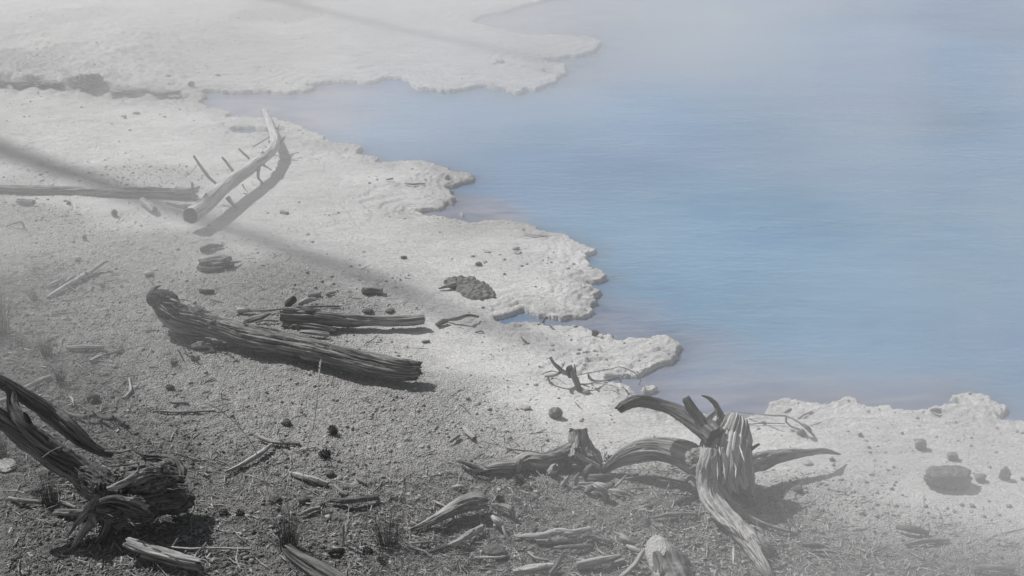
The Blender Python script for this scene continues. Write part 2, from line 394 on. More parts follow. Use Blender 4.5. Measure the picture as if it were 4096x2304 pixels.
def hzv(x, y):
    j = np.log(np.maximum(y, FY0 + 1e-3) / FY0) / math.log(FY1 / FY0) * (NY - 1); i = (x / fan_half(y) * .5 + .5) * (NX - 1)
    i = np.clip(np.rint(i), 0, NX - 1).astype(int); j = np.clip(np.rint(j), 0, NY - 1).astype(int)
    return i, j
# coarse land around the detailed part, out to the horizon
def far_axis(lo, hi): return np.unique(np.concatenate([-np.geomspace(8, 260, 26)[::-1], np.arange(lo, hi, .5), np.geomspace(30, 260, 20)]))
fx = far_axis(-8, 30); fy = far_axis(-8, 30)
FX, FYm = np.meshgrid(fx, fy, indexing='ij')
sdl = sdist(lake_poly, FX, FYm)
FZ = np.where(sdl > 0, -0.6, 0.085) + 0.02 * fbm2(FX, FYm, .4, 3, 2)
q = grid_quads(len(fx), len(fy))
cx = FX.ravel()[q].mean(1); cyy = FYm.ravel()[q].mean(1)
inside = (cyy > FY0 + .4) & (cyy < FY1 - .5) & (np.abs(cx) < fan_half(cyy) - .6)
keep = ~inside
rim = (FYm > FY0 - .6) & (FYm < FY1 + .6) & (np.abs(FX) < fan_half(FYm) + .6)
FZ = np.where(rim, np.minimum(FZ, -.02), FZ)
one = np.zeros(FX.size)
me = mesh_from('far_ground', np.stack([FX, FYm, FZ], -1).reshape(-1, 3), q[keep], attrs=dict(soil=(FYm < 5).ravel() * 1.0, humus=one, crust=one, wet=one, crumb=one))
link('far_ground', me, M_GROUND, kind='structure')
# water sheet
wx = np.unique(np.concatenate([np.arange(-6.0, 9.5, .04), np.geomspace(9.6, 120, 30), [-60, -20, -10]]))
wy = np.unique(np.concatenate([np.arange(4.6, 16.5, .04), np.geomspace(16.8, 150, 30)]))
WX, WY = np.meshgrid(wx, wy, indexing='ij')
wsd = np.where((WX < 8.9) & (WX > -8.9) & (WY < 19.8), -lookup(g_land, WX, WY), 5.0)
shal_polys = [(outline(p), r) for p, r in (
 ([(2000,1290),(2180,1240),(2420,1190),(2560,1230),(2720,1330),(2780,1420),(2760,1480),(2900,1500),(3200,1520),(3500,1545),(3800,1520),(3850,1600),(3600,1680),(3000,1720),(2500,1600),(2100,1420)], .35),
 ([(1600,20),(1900,0),(2450,-40),(2480,60),(2440,150),(2300,260),(2200,300),(2000,200),(1700,120)], .9),
 ([(1650,850),(1750,800),(1840,790),(1950,815),(2050,850),(2080,890),(1900,900)], .25),
 ([(780,400),(900,360),(1150,345),(1400,335),(1400,420),(1250,500),(1150,480),(950,470)], .5))]
SH = np.exp(-np.clip(wsd, 0, None) / 0.10) * .35
for p, r in shal_polys:
    SH = np.maximum(SH, sst(-r, r * .6, sdist(p, WX, WY) + .25 * fbm2(WX, WY * 1.5, 1.4, 4, 9)) * .92)
ED = np.exp(-np.clip(wsd, 0, None) / 0.09) + .45 * SH
TQ = .8 * sst(0, 1, np.clip(1.0 - ((WX - 1.6) / 2.4) ** 2 - ((WY - 7.3) / 2.2) ** 2 + .5 * fbm2(WX, WY * 1.4, .7, 4, 19), 0, 1))
TQ = np.maximum(TQ, .3 * sst(-.2, .5, fbm2(WX, WY, .4, 3, 23)))
wq = grid_quads(len(wx), len(wy))
mx = wsd.ravel()[wq].max(1); okq = mx > -0.12
me = mesh_from('water', np.stack([WX, WY, np.zeros_like(WX)], -1).reshape(-1, 3), wq[okq], attrs=dict(shallow=SH.ravel(), edge=np.clip(ED, 0, 1).ravel(), turquoise=TQ.ravel()))
link('water', me, M_WATER, kind='structure')

# ------------------------------------------------------------------ placing by pixel of the photograph, on the real ground
def P(u, v, h=0.0):
    lo = None; n = 70
    for i in range(n + 1):                       # walk down the sight line until it meets the real ground
        zp = .34 - .36 * i / n; x, y, k = at_z(u, v, zp + h); g = max(hz(x, y), 0)
        if zp <= g: break
    return np.array([x, y, g + h]), k
def path(l):
    """(u, v, h, radius in photo px) -> world points and radii in metres"""
    o = []
    for u, v, h, r in l:
        p, k = P(u, v, h); o.append((*p, r * k / F_PX))
    return np.array(o)

def limb_mesh(name, pr, n=24, ds=None, groove=.10, gnarl=.12, seed=0, twist=0., jag=(0., 0.), squash=1.0, gf=1.0, lumps=0.0):
    pr = np.asarray(pr, float)
    if len(pr) == 2: pr = np.vstack([pr[0], pr.mean(0), pr[1]])
    ext = np.vstack([2 * pr[0] - pr[1], pr, 2 * pr[-1] - pr[-2]])
    rm = pr[:, 3].mean()
    if ds is None: ds = max(.0045, min(.02, rm * .32))
    out = []
    for i in range(1, len(ext) - 2):
        p0, p1, p2, p3 = ext[i - 1], ext[i], ext[i + 1], ext[i + 2]
        m = max(2, int(np.linalg.norm(p2[:3] - p1[:3]) / ds))
        t = (np.arange(m) / m)[:, None]
        out.append(.5 * ((2 * p1) + (-p0 + p2) * t + (2 * p0 - 5 * p1 + 4 * p2 - p3) * t ** 2 + (-p0 + 3 * p1 - 3 * p2 + p3) * t ** 3))
    out.append(pr[-1][None]); C = np.vstack(out); R = np.maximum(C[:, 3], .0006); C = C[:, :3]
    M = len(C)
    T = np.gradient(C, axis=0); T /= np.linalg.norm(T, axis=1)[:, None] + 1e-9
    s = np.concatenate([[0], np.cumsum(np.linalg.norm(np.diff(C, axis=0), axis=1))])
    N = np.zeros_like(C); ref = np.array([0, 0, 1.]) if abs(T[0, 2]) < .9 else np.array([0, 1., 0])
    v = ref - T[0] * T[0].dot(ref); N[0] = v / np.linalg.norm(v)
    for i in range(1, M):
        v = N[i - 1] - T[i] * T[i].dot(N[i - 1]); N[i] = v / (np.linalg.norm(v) + 1e-9)
    Bn = np.cross(T, N)
    th = np.linspace(0, 2 * np.pi, n, endpoint=False)[None, :] + (twist * s / max(s[-1], 1e-6))[:, None]
    ct, sn = np.cos(th), np.sin(th); ct0, sn0 = np.cos(th - (twist * s / max(s[-1], 1e-6))[:, None]), np.sin(th - (twist * s / max(s[-1], 1e-6))[:, None])
    S = np.broadcast_to(s[:, None], ct.shape)
    q = np.stack([ct0 * 1.1, sn0 * 1.1, S / (rm * 5)], -1)
    d = 1 + gnarl * 1.6 * fbm3(q, 1.0, 3, seed)
    q = np.stack([ct0 * 1.6, sn0 * 1.6, S / (rm * 16)], -1)
    g = fbm3(q, 1.7 * gf, 4, seed + 5); d += groove * .8 * (1 - 2 * np.abs(g) ** .8 * 1.5)
    if n >= 24:
        q = np.stack([ct0 * 2.6, sn0 * 2.6, S / (rm * 11)], -1)
        g2 = fbm3(q, 1.5 * gf, 4, seed + 21); d += groove * 1.5 * (np.floor(g2 * 7) / 7)
        d += groove * .35 * n3(np.stack([ct0 * n / 9, sn0 * n / 9, S / (rm * 3)], -1), 1.0, seed + 25)
    cr = np.abs(fbm3(np.stack([ct0 * 1.8, sn0 * 1.8, S / (rm * 22)], -1), 1.2 * gf, 2, seed + 9))
    d -= groove * 3.0 * np.clip(1 - cr / .06, 0, 1)
    d += lumps * np.clip(fbm3(np.stack([ct0, sn0, S / rm], -1), 1.6, 3, seed + 14), -.4, 1)
    rad = R[:, None] * d
    # splintered ends: every fibre stops at its own length
    if jag[0] > 0:
        J = jag[0] * (.5 + .5 * n3(np.stack([ct0[0] * 3, sn0[0] * 3, ct0[0] * 0], -1), 1.6, seed + 2)); J = np.broadcast_to(J, S.shape)
        S = np.maximum(S, J)
    if jag[1] > 0:
        J = s[-1] - jag[1] * (.5 + .5 * n3(np.stack([ct0[0] * 3, sn0[0] * 3, ct0[0] * 0 + 4], -1), 1.6, seed + 3)); J = np.broadcast_to(J, S.shape)
        S = np.minimum(S, J)
    def at_s(arr): return np.stack([np.interp(S.ravel(), s, arr[:, k]) for k in range(3)], -1).reshape(*S.shape, 3)
    Cc, Nn, Bb = at_s(C), at_s(N), at_s(Bn)
    V = Cc + rad[..., None] * (ct[..., None] * Nn * squash + sn[..., None] * Bb)
    c0 = C[0] + T[0] * (jag[0] * .55 + R[0] * .05); c1 = C[-1] - T[-1] * (jag[1] * .55 + R[-1] * .05)
    Vf = np.vstack([V.reshape(-1, 3), c0, c1])
    i = np.arange(M - 1)[:, None] * n; j = np.arange(n)[None, :]; j2 = (j + 1) % n
    Q = np.stack([i + j, i + j2, i + n + j2, i + n + j], -1).reshape(-1, 4)
    jj = np.arange(n); k2 = (jj + 1) % n
    T0 = np.stack([np.full(n, M * n), k2, jj], -1); T1 = np.stack([np.full(n, M * n + 1), (M - 1) * n + jj, (M - 1) * n + k2], -1)
    gr = np.stack([ct0 * rm, sn0 * rm, S], -1).reshape(-1, 3) + seed * 1.37
    gr = np.vstack([gr, gr[:1] * 0 + seed, gr[:1] * 0 + seed])
    return mesh_from(name, Vf, Q, np.vstack([T0, T1]), attrs=dict(grain=gr))
_seed = [11]
def limb(name, pts, mat, parent=None, world=False, **kw):
    _seed[0] += 1
    kw.setdefault('seed', _seed[0])
    pr = np.array(pts, float) if world else path(pts)
    me = limb_mesh(name, pr, **kw)
    return link(name, me, mat, parent)
def lone(name, pts, mat, label, cat, group=None, **kw):
    o = limb(name, pts, mat, **kw); o['label'] = label; o['category'] = cat
    if group: o['group'] = group
    return o

_ico = {}
def ico(sub):
    if sub not in _ico:
        import bmesh
        bm = bmesh.new(); bmesh.ops.create_icosphere(bm, subdivisions=sub, radius=1.0)
        _ico[sub] = (np.array([v.co[:] for v in bm.verts]), np.array([[v.index for v in f.verts] for f in bm.faces])); bm.free()
    return _ico[sub]
def rock(u, v, w, h, mat, label, name='rock', cat='rock', group=None, sub=3, seed=None, rough=.28, block=.0, sink=.18, dy=.85):
    """u, v = middle of the foot on the ground, w, h = size in photo pixels"""
    _seed[0] += 1; seed = seed or _seed[0]
    p, k = P(u, v - .2 * w * dy); W = w * k / F_PX; H = max(.6 * h, h - .22 * w * dy) * k / F_PX / .9
    V, T = ico(sub)
    D = V * (1 + rough * 1.6 * fbm3(V, 1.1, 4, seed)[:, None])
    if block: m = np.abs(D).max(1)[:, None]; D = D * (1 - block) + D / m * .8 * block
    if sub > 2: D = D * (1 + rough * .45 * fbm3(V, 5, 4, seed + 3)[:, None])
    D = D / np.array([np.ptp(D[:, 0]), np.ptp(D[:, 1]), np.ptp(D[:, 2])])
    D[:, 2] -= D[:, 2].min()
    D = D * np.array([W, W * dy, H * (1 + sink)]); D[:, 2] -= H * sink
    me = mesh_from(name, D, None, T)
    o = link(name, me, mat); o.location = p; o['label'] = label; o['category'] = cat
    if group: o['group'] = group
    return o

def burl(name, u, v, h, rx, ry, rz, mat, parent, ang=0., tilt=0., seed=0, amp=.38, sub=6, fibre=.10, swirl=.55):
    p, k = P(u, v, h); R3 = np.array([rx, ry, rz]) * k / F_PX
    V0, T0 = ico(sub)
    D = V0 * (1 + amp * 1.5 * fbm3(V0, .95, 3, seed)[:, None])
    m = np.abs(D).max(1)[:, None]; D = D * .75 + D / m * .2
    W = np.stack([fbm3(V0, 1.0, 2, seed + 31 + 7 * j) for j in range(3)], -1)
    q = V0 + swirl * W
    st = q * np.array([1.1, 6.5, 6.5])                                   # grain runs along local x and bends round the knots
    f1 = fbm3(st, 1.0, 4, seed + 3); f2 = fbm3(st * np.array([1, 2.4, 2.4]), 1.0, 3, seed + 4)
    cr = np.clip(1 - np.abs(fbm3(st * np.array([.8, .8, .8]), 1.0, 2, seed + 8)) / .05, 0, 1)
    D = D * (1 + fibre * (1.0 * np.floor(f1 * 7) / 7 * 1.6 + .8 * f2) - fibre * 2.2 * cr + 0)[:, None]
    D = D * (1 + .10 * np.floor(4 * fbm3(V0 * np.array([1, 2, 2]), 2.1, 3, seed + 12)) / 4)[:, None]
    D = D * R3; ca, sa = math.cos(ang), math.sin(ang); ct, s_ = math.cos(tilt), math.sin(tilt)
    D = np.stack([D[:, 0] * ct - D[:, 2] * s_, D[:, 1], D[:, 0] * s_ + D[:, 2] * ct], -1)
    D = np.stack([D[:, 0] * ca - D[:, 1] * sa, D[:, 0] * sa + D[:, 1] * ca, D[:, 2]], -1) + p
    rm = float(R3.mean()); gr = np.stack([q[:, 1] * rm * 1.2, q[:, 2] * rm * 1.2, q[:, 0] * rm], -1) + seed
    return link(name, mesh_from(name, D, None, T0, attrs=dict(grain=gr)), mat, parent)
# ================================================================== LOGS AND STUMPS
Z1 = lambda l, h: [(700 + x / 2.587, 400 + y / 2.587, hh, r / 2.587) for (x, y, hh, r) in l]
t = thing('raised_log', 'bleached leaning log with broken branch stubs, sawn end towards the viewer', 'log', P(765, 895)[0]); t.location = (0, 0, 0)
limb('trunk', [(762,864,.10,32),(775,855,.10,32),(828,817,.11,31),(880,765,.12,29),(932,721,.12,27),(994,678,.12,25),(1048,640,.12,22),(1087,601,.11,20),(1101,570,.10,19),(1094,535,.085,16),(1079,500,.07,14),(1069,470,.05,12),(1057,443,.04,8)], M_WHITE, t, n=56, groove=.06, gnarl=.07, ds=.006, seed=3)
p0 = path([(762,864,.10,31),(775,855,.10,31)]); ax = p0[1, :3] - p0[0, :3]; ax /= np.linalg.norm(ax)
limb('sawn_end', [(*(p0[0, :3] - ax * .004), p0[0, 3] * .96), (*(p0[0, :3] + ax * .002), p0[0, 3] * .97)], M_CUT, t, world=True, n=56, groove=.01, gnarl=.07, ds=.002, seed=3)
for l in ([(425,870,.12,14),(330,780,.17,15),(190,580,.27,11)], [(235,670,.23,5),(130,790,.16,4),(15,825,.10,2)], [(600,740,.13,15),(540,660,.17,13),(480,590,.21,12)],
          [(770,610,.14,13),(655,510,.2,10)], [(975,385,.12,11),(800,490,.03,9)], [(210,1040,.13,16),(190,960,.17,15),(175,850,.22,12)], [(260,1070,.13,13),(330,965,.18,9)],
          [(545,1015,.09,24),(600,1090,.04,15),(650,1135,.005,13)], [(865,710,.10,20),(862,810,.03,14),(915,862,.0,8)], [(700,880,.09,7),(718,915,.06,6),(760,965,.02,3)],
          [(920,680,.1,11),(1005,735,.05,5)], [(1065,460,.09,20),(1140,385,.14,10)], [(1065,540,.06,5),(1180,565,.03,5),(1290,540,.03,4)], [(885,590,.13,16),(918,522,.17,6)],
          [(985,455,.11,12),(965,415,.13,8)], [(1055,300,.07,13),(1080,255,.09,9)], [(945,500,.12,8),(925,470,.13,5)], [(945,290,.05,6),(925,305,.03,3)], [(1085,410,.1,8),(1140,430,.08,5)],
          [(905,140,.03,5),(893,112,.05,2)], [(962,128,.03,5),(975,105,.05,2)], [(470,865,.13,8),(462,850,.15,5)]):
    limb('branch', Z1(l, 0), M_PALE if l[0][0] not in (425, 600, 770, 260, 1065) else M_GREY, t, n=12, groove=.12, gnarl=.15, jag=(0, .012), ds=.006)

t = thing('fallen_log', 'long grey fallen log half buried at the left edge of the picture', 'log')
limb('trunk', [(-260,740,.02,19),(-100,753,.02,18),(0,758,.02,18),(200,764,.02,19),(400,770,.02,20),(600,773,.025,21),(720,775,.03,21),(808,777,.03,16)], M_GREY, t, n=48, groove=.09, gnarl=.2, jag=(0, .10), ds=.010, gf=1.5)
limb('splinter', [(700,765,.08,14),(760,762,.09,11),(806,748,.10,5)], M_PALE, t, n=14, jag=(0, .03))
lone('stick', [(670,816,.03,5),(705,826,.03,6),(745,832,.04,7)], M_GREY, 'short grey stick left of the sawn end of the leaning log', 'stick', n=12)
lone('driftwood', [(570,800,.03,13),(600,825,.03,17),(622,845,.03,12)], M_PALE, 'pale knotty driftwood stub below the long fallen log at left', 'driftwood', n=20, jag=(.02, .02), gnarl=.3)
lone('driftwood', [(66,803,.02,9),(105,808,.025,12),(140,812,.02,11)], M_GREY, 'short fat chunk under the fallen log near the left edge', 'driftwood', n=20, jag=(.01, .02))
lone('twig', [(25,905,.01,4),(60,895,.03,4),(85,892,.04,4),(100,918,.01,5)], M_DARK, 'bent dark twig near the left edge under the fallen log', 'twig', n=10)

t = thing('driftwood_log', 'long dark cracked driftwood log with a gnarled root end, crossing the grey soil', 'log')
LOG = t
limb('trunk', [(640,1215,.12,30),(671,1245,.11,42),(719,1276,.10,50),(801,1300,.085,48),(897,1325,.08,44),(993,1352,.075,42),(1138,1378,.075,43),(1282,1408,.075,45),(1427,1441,.075,44),(1571,1474,.07,40),(1650,1483,.068,37),(1706,1482,.07,30)], M_MID, t, n=130, groove=.10, gnarl=.16, gf=1.5, lumps=.08, ds=.0055, jag=(0, .075), twist=.35, seed=21)
burl('root_end', 655, 1222, .15, 62, 50, 52, M_CHAR, t, ang=-.6, seed=73, amp=.6)
limb('root_end', [(735,1262,.12,38),(690,1250,.13,40),(655,1222,.14,38),(628,1195,.15,28),(612,1165,.17,14)], M_CHAR, t, n=48, groove=.22, gnarl=.4, ds=.006, jag=(0, .03), seed=23)
limb('root', [(640,1215,.15,16),(612,1185,.18,12),(615,1155,.2,9),(640,1148,.2,4)], M_DARK, t, n=24, groove=.2, gnarl=.35)
limb('root', [(690,1300,.04,26),(740,1322,.035,20),(830,1338,.03,12)], M_DARK, t, n=24, groove=.2, gnarl=.25, jag=(.02, .03))
for l in ([(668,1192,.19,6),(700,1208,.19,8),(740,1222,.17,4)], [(700,1215,.17,5),(760,1232,.16,7),(800,1250,.14,3)], [(780,1225,.17,2),(800,1238,.16,8),(852,1262,.13,4)], [(720,1255,.17,5),(780,1268,.16,8),(850,1280,.14,3)],
          [(968,1292,.14,4),(1000,1302,.13,8),(1030,1318,.12,3)], [(820,1268,.13,4),(900,1296,.125,7),(1010,1325,.12,3)], [(1050,1318,.12,3),(1200,1348,.12,5),(1350,1385,.118,4),(1480,1412,.115,2)], [(640,1180,.2,5),(668,1185,.2,8),(690,1205,.19,5)]):
    limb('splinter', l, M_DARK if l[0][0] > 900 else M_GREY, t, n=10, groove=.2, gnarl=.3, squash=.5)

t = thing('broken_log', 'squared off broken grey log lying behind the long dark driftwood log', 'log')
limb('trunk', [(1121,1262,.05,24),(1200,1266,.05,25),(1282,1274,.05,26),(1360,1280,.05,26),(1417,1286,.048,26),(1470,1284,.045,21),(1560,1284,.045,20),(1640,1282,.045,21),(1697,1279,.045,20)], M_GREY, t, n=64, groove=.12, gnarl=.14, ds=.006, jag=(.015, .01))
limb('slab', [(1128,1240,.08,11),(1170,1243,.08,12),(1218,1250,.07,8)], M_GREY, t, n=20, groove=.15, jag=(.01, .04))
limb('knot', [(1205,1236,.08,13),(1240,1246,.08,12),(1275,1254,.07,5)], M_DARK, t, n=20, groove=.2, gnarl=.3, jag=(.02, .0))
t = thing('rotten_log', 'flaking grey log remnant between the broken log and the long dark log', 'log')
limb('trunk', [(1118,1294,.02,13),(1180,1300,.02,14),(1260,1310,.02,14),(1366,1326,.015,11)], M_GREY, t, n=30, groove=.25, gnarl=.25, jag=(.03, .05), squash=.7)
limb('slab', [(1190,1325,.02,7),(1250,1333,.025,12),(1318,1341,.02,12)], M_PALE, t, n=20, groove=.15, squash=.7, jag=(.05, .01))
limb('splinter', [(1155,1318,.03,4),(1180,1304,.05,7),(1195,1328,.02,4)], M_DARK, t, n=12, gnarl=.3)
lone('branch_fragment', [(975,1292,.02,8),(1015,1277,.04,12),(1050,1268,.06,10),(1088,1252,.08,4)], M_GREY, 'forked grey branch piece touching the left end of the broken log', 'branch', n=18, gnarl=.25, jag=(0, .03))
lone('stick', [(1020,1290,.01,4),(1060,1285,.015,5),(1115,1287,.01,4)], M_PALE, 'thin pale stick left of the broken log, under the forked piece', 'stick', n=10)
lone('stick', [(994,1244,.015,4),(1060,1242,.02,6),(1128,1236,.02,5),(1240,1230,.015,4),(1359,1226,.01,4)], M_GREY, 'long straight stick lying just beyond the broken log', 'stick', n=12)
lone('driftwood', [(950,1248,.01,10),(985,1243,.02,11),(1010,1250,.01,3)], M_PALE, 'small pale wood lump left of the broken log, beyond the dark log', 'driftwood', n=14, gnarl=.3)
lone('stick', [(1229,1183,.01,8),(1287,1182,.01,8)], M_GREY, 'short straight grey stick behind the broken log, nearer its left half', 'stick', n=14, jag=(.01, .01))
lone('stick', [(1300,1178,.01,6),(1340,1172,.01,6)], M_PALE, 'stubby pale stick in line behind the short grey one', 'stick', n=12, jag=(.01, .01))
lone('bark_clump', [(1150,1222,.01,14),(1165,1205,.04,16),(1178,1192,.07,7)], M_CHAR, 'dark jagged wood clump standing behind the broken log', 'wood clump', n=20, gnarl=.4, groove=.25, jag=(0, .03))
lone('driftwood', [(1195,1218,.01,7),(1225,1205,.03,10),(1262,1200,.02,6)], M_PALE, 'pale curled wood piece right of the dark jagged clump', 'driftwood', n=16, gnarl=.3)
lone('wood_chunk', [(800,1165,.01,9),(830,1166,.015,10),(855,1166,.01,7)], M_DARK, 'small dark chunk on the soil beyond the gnarled root end', 'wood piece', n=16, gnarl=.3)
lone('wood_block', [(1451,1166,.02,15),(1490,1163,.02,15),(1532,1166,.02,14)], M_GREY, 'square ended grey wood block alone on the pale crust', 'wood piece', n=24, groove=.06, gnarl=.08, jag=(.004, .004))
t = thing('bark_slab', 'curled bark slab below the leaning log shadow, hollow side facing the viewer', 'driftwood')
burl('core', 862, 1052, .03, 66, 44, 26, M_GREY, t, ang=.2, tilt=.12, seed=33, amp=.4, sub=5)
limb('shell', [(790,1050,.045,18),(830,1042,.05,21),(880,1036,.05,20),(930,1033,.045,10)], M_GREY, t, n=30, groove=.2, gnarl=.25, jag=(.02, .03), squash=.6)
limb('rib', [(796,1070,.02,12),(830,1082,.015,12),(880,1078,.015,9),(935,1060,.01,4)], M_DARK, t, n=20, groove=.25, gnarl=.3)
limb('splinter', [(890,1052,.04,6),(935,1050,.03,5),(965,1046,.01,2)], M_DARK, t, n=10)
lone('wood_chunk', [(800,1002,.01,6),(822,994,.02,12),(850,988,.02,10),(892,986,.01,5)], M_DARK, 'flaky dark crust piece above the curled bark slab', 'wood piece', n=16, gnarl=.4)
t = thing('driftwood', 'pale curved driftwood lying in front of the dark log, root end side', 'driftwood')
limb('body', [(766,1388,.015,7),(800,1383,.025,14),(835,1382,.03,11),(858,1390,.015,5)], M_GREY, t, n=20, gnarl=.25)
limb('hook', [(835,1382,.03,7),(848,1398,.015,6),(828,1412,.0,3)], M_PALE, t, n=12)
lone('clod', [(868,1392,.01,7),(885,1386,.02,11),(903,1397,.01,6)], M_DARK, 'rough dark lump beside the curved driftwood, before the long log', 'wood piece', n=16, gnarl=.5)

# left side sticks
t = thing('forked_branch', 'straight pale branch with side twigs on the left grey soil', 'branch')
limb('stem', [(186,1190,.01,4),(240,1158,.015,8),(330,1105,.02,9),(385,1070,.03,9),(425,1045,.05,6)], M_PALE, t, n=16, ds=.01)
for l in ([(262,1132,.02,4),(300,1106,.03,6)], [(270,1142,.02,3),(300,1164,.01,3),(326,1150,.01,2)], [(345,1095,.03,5),(330,1078,.04,4)], [(360,1090,.03,5),(368,1110,.01,4)], [(400,1062,.03,3),(430,1050,.05,3)]):
    limb('twig', l, M_GREY, t, n=8)
lone('stick', [(185,1146,.01,4),(220,1132,.015,6),(254,1119,.01,4)], M_PALE, 'slim pale stick lying parallel to the forked branch, left of it', 'stick', n=10)
lone('stick', [(265,1392,.01,9),(330,1390,.02,10),(420,1393,.015,9)], M_PALE, 'thick straight pale stick on the soil, left of the small grass tuft', 'stick', n=16, jag=(.03, .01))
lone('stick', [(360,1452,.01,8),(385,1437,.015,8),(410,1424,.015,8)], M_PALE, 'short stout pale stick, front end of a broken pair', 'stick', n=14, jag=(.01, .01))
lone('stick', [(415,1422,.01,5),(450,1412,.015,5),(492,1402,.01,7)], M_GREY, 'thin dull stick continuing behind the short stout pale stick', 'stick', n=10)
lone('stick', [(80,1565,.01,9),(130,1538,.02,9),(170,1520,.02,9),(202,1508,.02,7)], M_PALE, 'pale bark-stripped stick above the raised arms of the front stump', 'stick', n=16)
lone('stick', [(-40,1625,.02,10),(10,1608,.03,10),(40,1600,.02,8)], M_PALE, 'pale stick end seen behind the stump arms at the left edge', 'stick', n=14)
t = thing('knobbly_branch', 'dark knobbly crooked branch on the soil behind the front left stump', 'branch')
limb('stem', [(265,1648,.015,8),(300,1660,.02,8),(340,1668,.03,9),(385,1664,.03,8),(430,1678,.03,8),(470,1682,.02,8),(512,1708,.01,8)], M_DARK, t, n=16, gnarl=.35)
for l in ([(340,1662,.03,4),(340,1648,.05,4)], [(385,1665,.03,4),(372,1650,.06,3)], [(448,1676,.03,4),(452,1666,.05,4)], [(410,1676,.02,4),(405,1692,.0,4)], [(490,1696,.02,4),(500,1688,.04,4)]):
    limb('stub', l, M_DARK, t, n=8)
lone('stick', [(493,1597,.005,4),(510,1580,.01,5),(524,1560,.01,6),(517,1519,.01,4)], M_PALE, 'bent pale stick standing out below the left grass tufts', 'stick', n=10)
lone('stick', [(280,1588,.005,3),(290,1600,.01,5),(296,1627,.005,4)], M_PALE, 'tiny curved pale stick left of the bent one', 'stick', n=10)
lone('stick', [(680,1608,.005,5),(715,1613,.01,7),(756,1616,.005,5)], M_GREY, 'short flat stick on the soil left of the dried grass stem', 'stick', n=12)
lone('stick', [(615,1645,.005,4),(700,1649,.01,5),(780,1649,.01,5),(861,1645,.005,4)], M_GREY, 'long thin stick lying level in the middle of the soil', 'stick', n=10)
lone('stick', [(900,1890,.01,5),(945,1872,.015,8),(992,1849,.02,9),(1040,1815,.02,10),(1087,1780,.02,7)], M_PALE, 'curved pale stick running up towards the two pine cones', 'stick', n=16)
t = thing('forked_stick', 'level grey stick with an upright side twig, left of the pine cones', 'stick')
limb('stem', [(1022,1742,.02,6),(1060,1762,.02,8),(1112,1772,.02,8),(1200,1775,.01,7)], M_GREY, t, n=14)
limb('twig', [(1115,1768,.02,5),(1106,1742,.03,4),(1118,1715,.05,3),(1132,1706,.05,3)], M_GREY, t, n=10)
limb('twig', [(1108,1765,.02,4),(1140,1760,.04,3)], M_GREY, t, n=8)
lone('stick', [(37,1996,.015,8),(90,2002,.02,10),(170,2010,.015,9)], M_GREY, 'grey stick ending in the grass tuft left of the front stump', 'stick', n=14)
lone('stick', [(215,2048,.015,12),(270,2052,.02,14),(345,2055,.02,12)], M_GREY, 'thick dark ended stick running under the front left stump', 'stick', n=18, groove=.2, jag=(.02, .0))
lone('stick', [(240,2008,.01,6),(275,2022,.015,8),(310,2034,.01,3)], M_PALE, 'split pale sliver right of the grass tuft by the front stump', 'stick', n=12, jag=(.01, .02))
t = thing('twig', 'thin pale twig with a small side shoot right of the bleached split log', 'twig')
limb('stem', [(672,2190,.02,5),(760,2196,.02,6),(860,2196,.02,5),(1005,2196,.01,4)], M_PALE, t, n=10)
limb('shoot', [(690,2188,.02,4),(712,2155,.05,2.5)], M_PALE, t, n=8)
t = thing('split_log', 'bleached split log lying in front of the front left stump', 'log')
limb('body', [(490,2163,.07,24),(560,2190,.06,28),(640,2213,.055,26),(740,2242,.045,23),(832,2260,.04,17)], M_PALE, t, n=56, groove=.14, gnarl=.12, jag=(.03, .06), squash=.75, ds=.005)
limb('underside_splinter', [(560,2218,.03,12),(660,2245,.03,14),(760,2268,.02,12),(828,2284,.02,8)], M_GREY, t, n=24, groove=.2, jag=(.02, .04))

# front left stump
K = 2.0125
t = thing('uprooted_stump', 'large dark gnarled stump in the front left corner, two arms reaching off frame', 'tree stump')
limb('arm', [(-120,1440,.62,22),(-30,1508,.56,22),(50,1555,.50,25),(124,1604,.44,28),(199,1652,.38,32),(273,1708,.32,33),(338,1765,.26,26),(400,1806,.22,16),(450,1822,.2,9)], M_DARK, t, n=80, groove=.11, gnarl=.2, ds=.006, twist=.4, gf=1.6, lumps=.12)
limb('arm', [(-120,1590,.50,30),(-25,1655,.44,34),(75,1724,.38,42),(150,1776,.33,50),(224,1828,.28,54),(300,1878,.24,54),(355,1925,.2,50),(400,1985,.15,44)], M_DARK, t, n=100, groove=.10, gnarl=.2, ds=.006, twist=-.4, gf=1.8, lumps=.15)
limb('arm', [(12,1535,.54,10),(45,1580,.50,18),(56,1640,.46,22),(95,1700,.42,26),(165,1762,.36,26),(240,1810,.32,18)], M_DARK, t, n=40, groove=.2, gnarl=.18, jag=(.03, 0))
limb('stub', [(120,1700,.42,12),(105,1665,.46,9),(95,1650,.48,3)], M_CHAR, t, n=16)
burl('body', 400, 1940, .20, 100, 70, 62, M_DARK, t, ang=-.5, tilt=-.35, seed=52)
burl('body', 560, 1945, .16, 150, 80, 88, M_MID, t, ang=.15, tilt=.12, seed=57, amp=.45, fibre=.14)
burl('body', 500, 2040, .11, 128, 80, 78, M_DARK, t, ang=-.1, tilt=-.15, seed=61, amp=.42, fibre=.14)
burl('body', 650, 1990, .12, 105, 70, 56, M_DARK, t, ang=.3, tilt=-.1, seed=66, amp=.5)
limb('slab', [(600,1880,.20,20),(670,1868,.19,34),(708,1862,.17,26)], M_DARK, t, n=64, groove=.22, gnarl=.2, jag=(.0, .04), squash=.6, gf=1.6)
limb('slab', [(640,1925,.17,20),(700,1925,.15,26),(752,1930,.14,20)], M_DARK, t, n=64, groove=.22, gnarl=.2, jag=(.0, .06), squash=.6, gf=1.6)
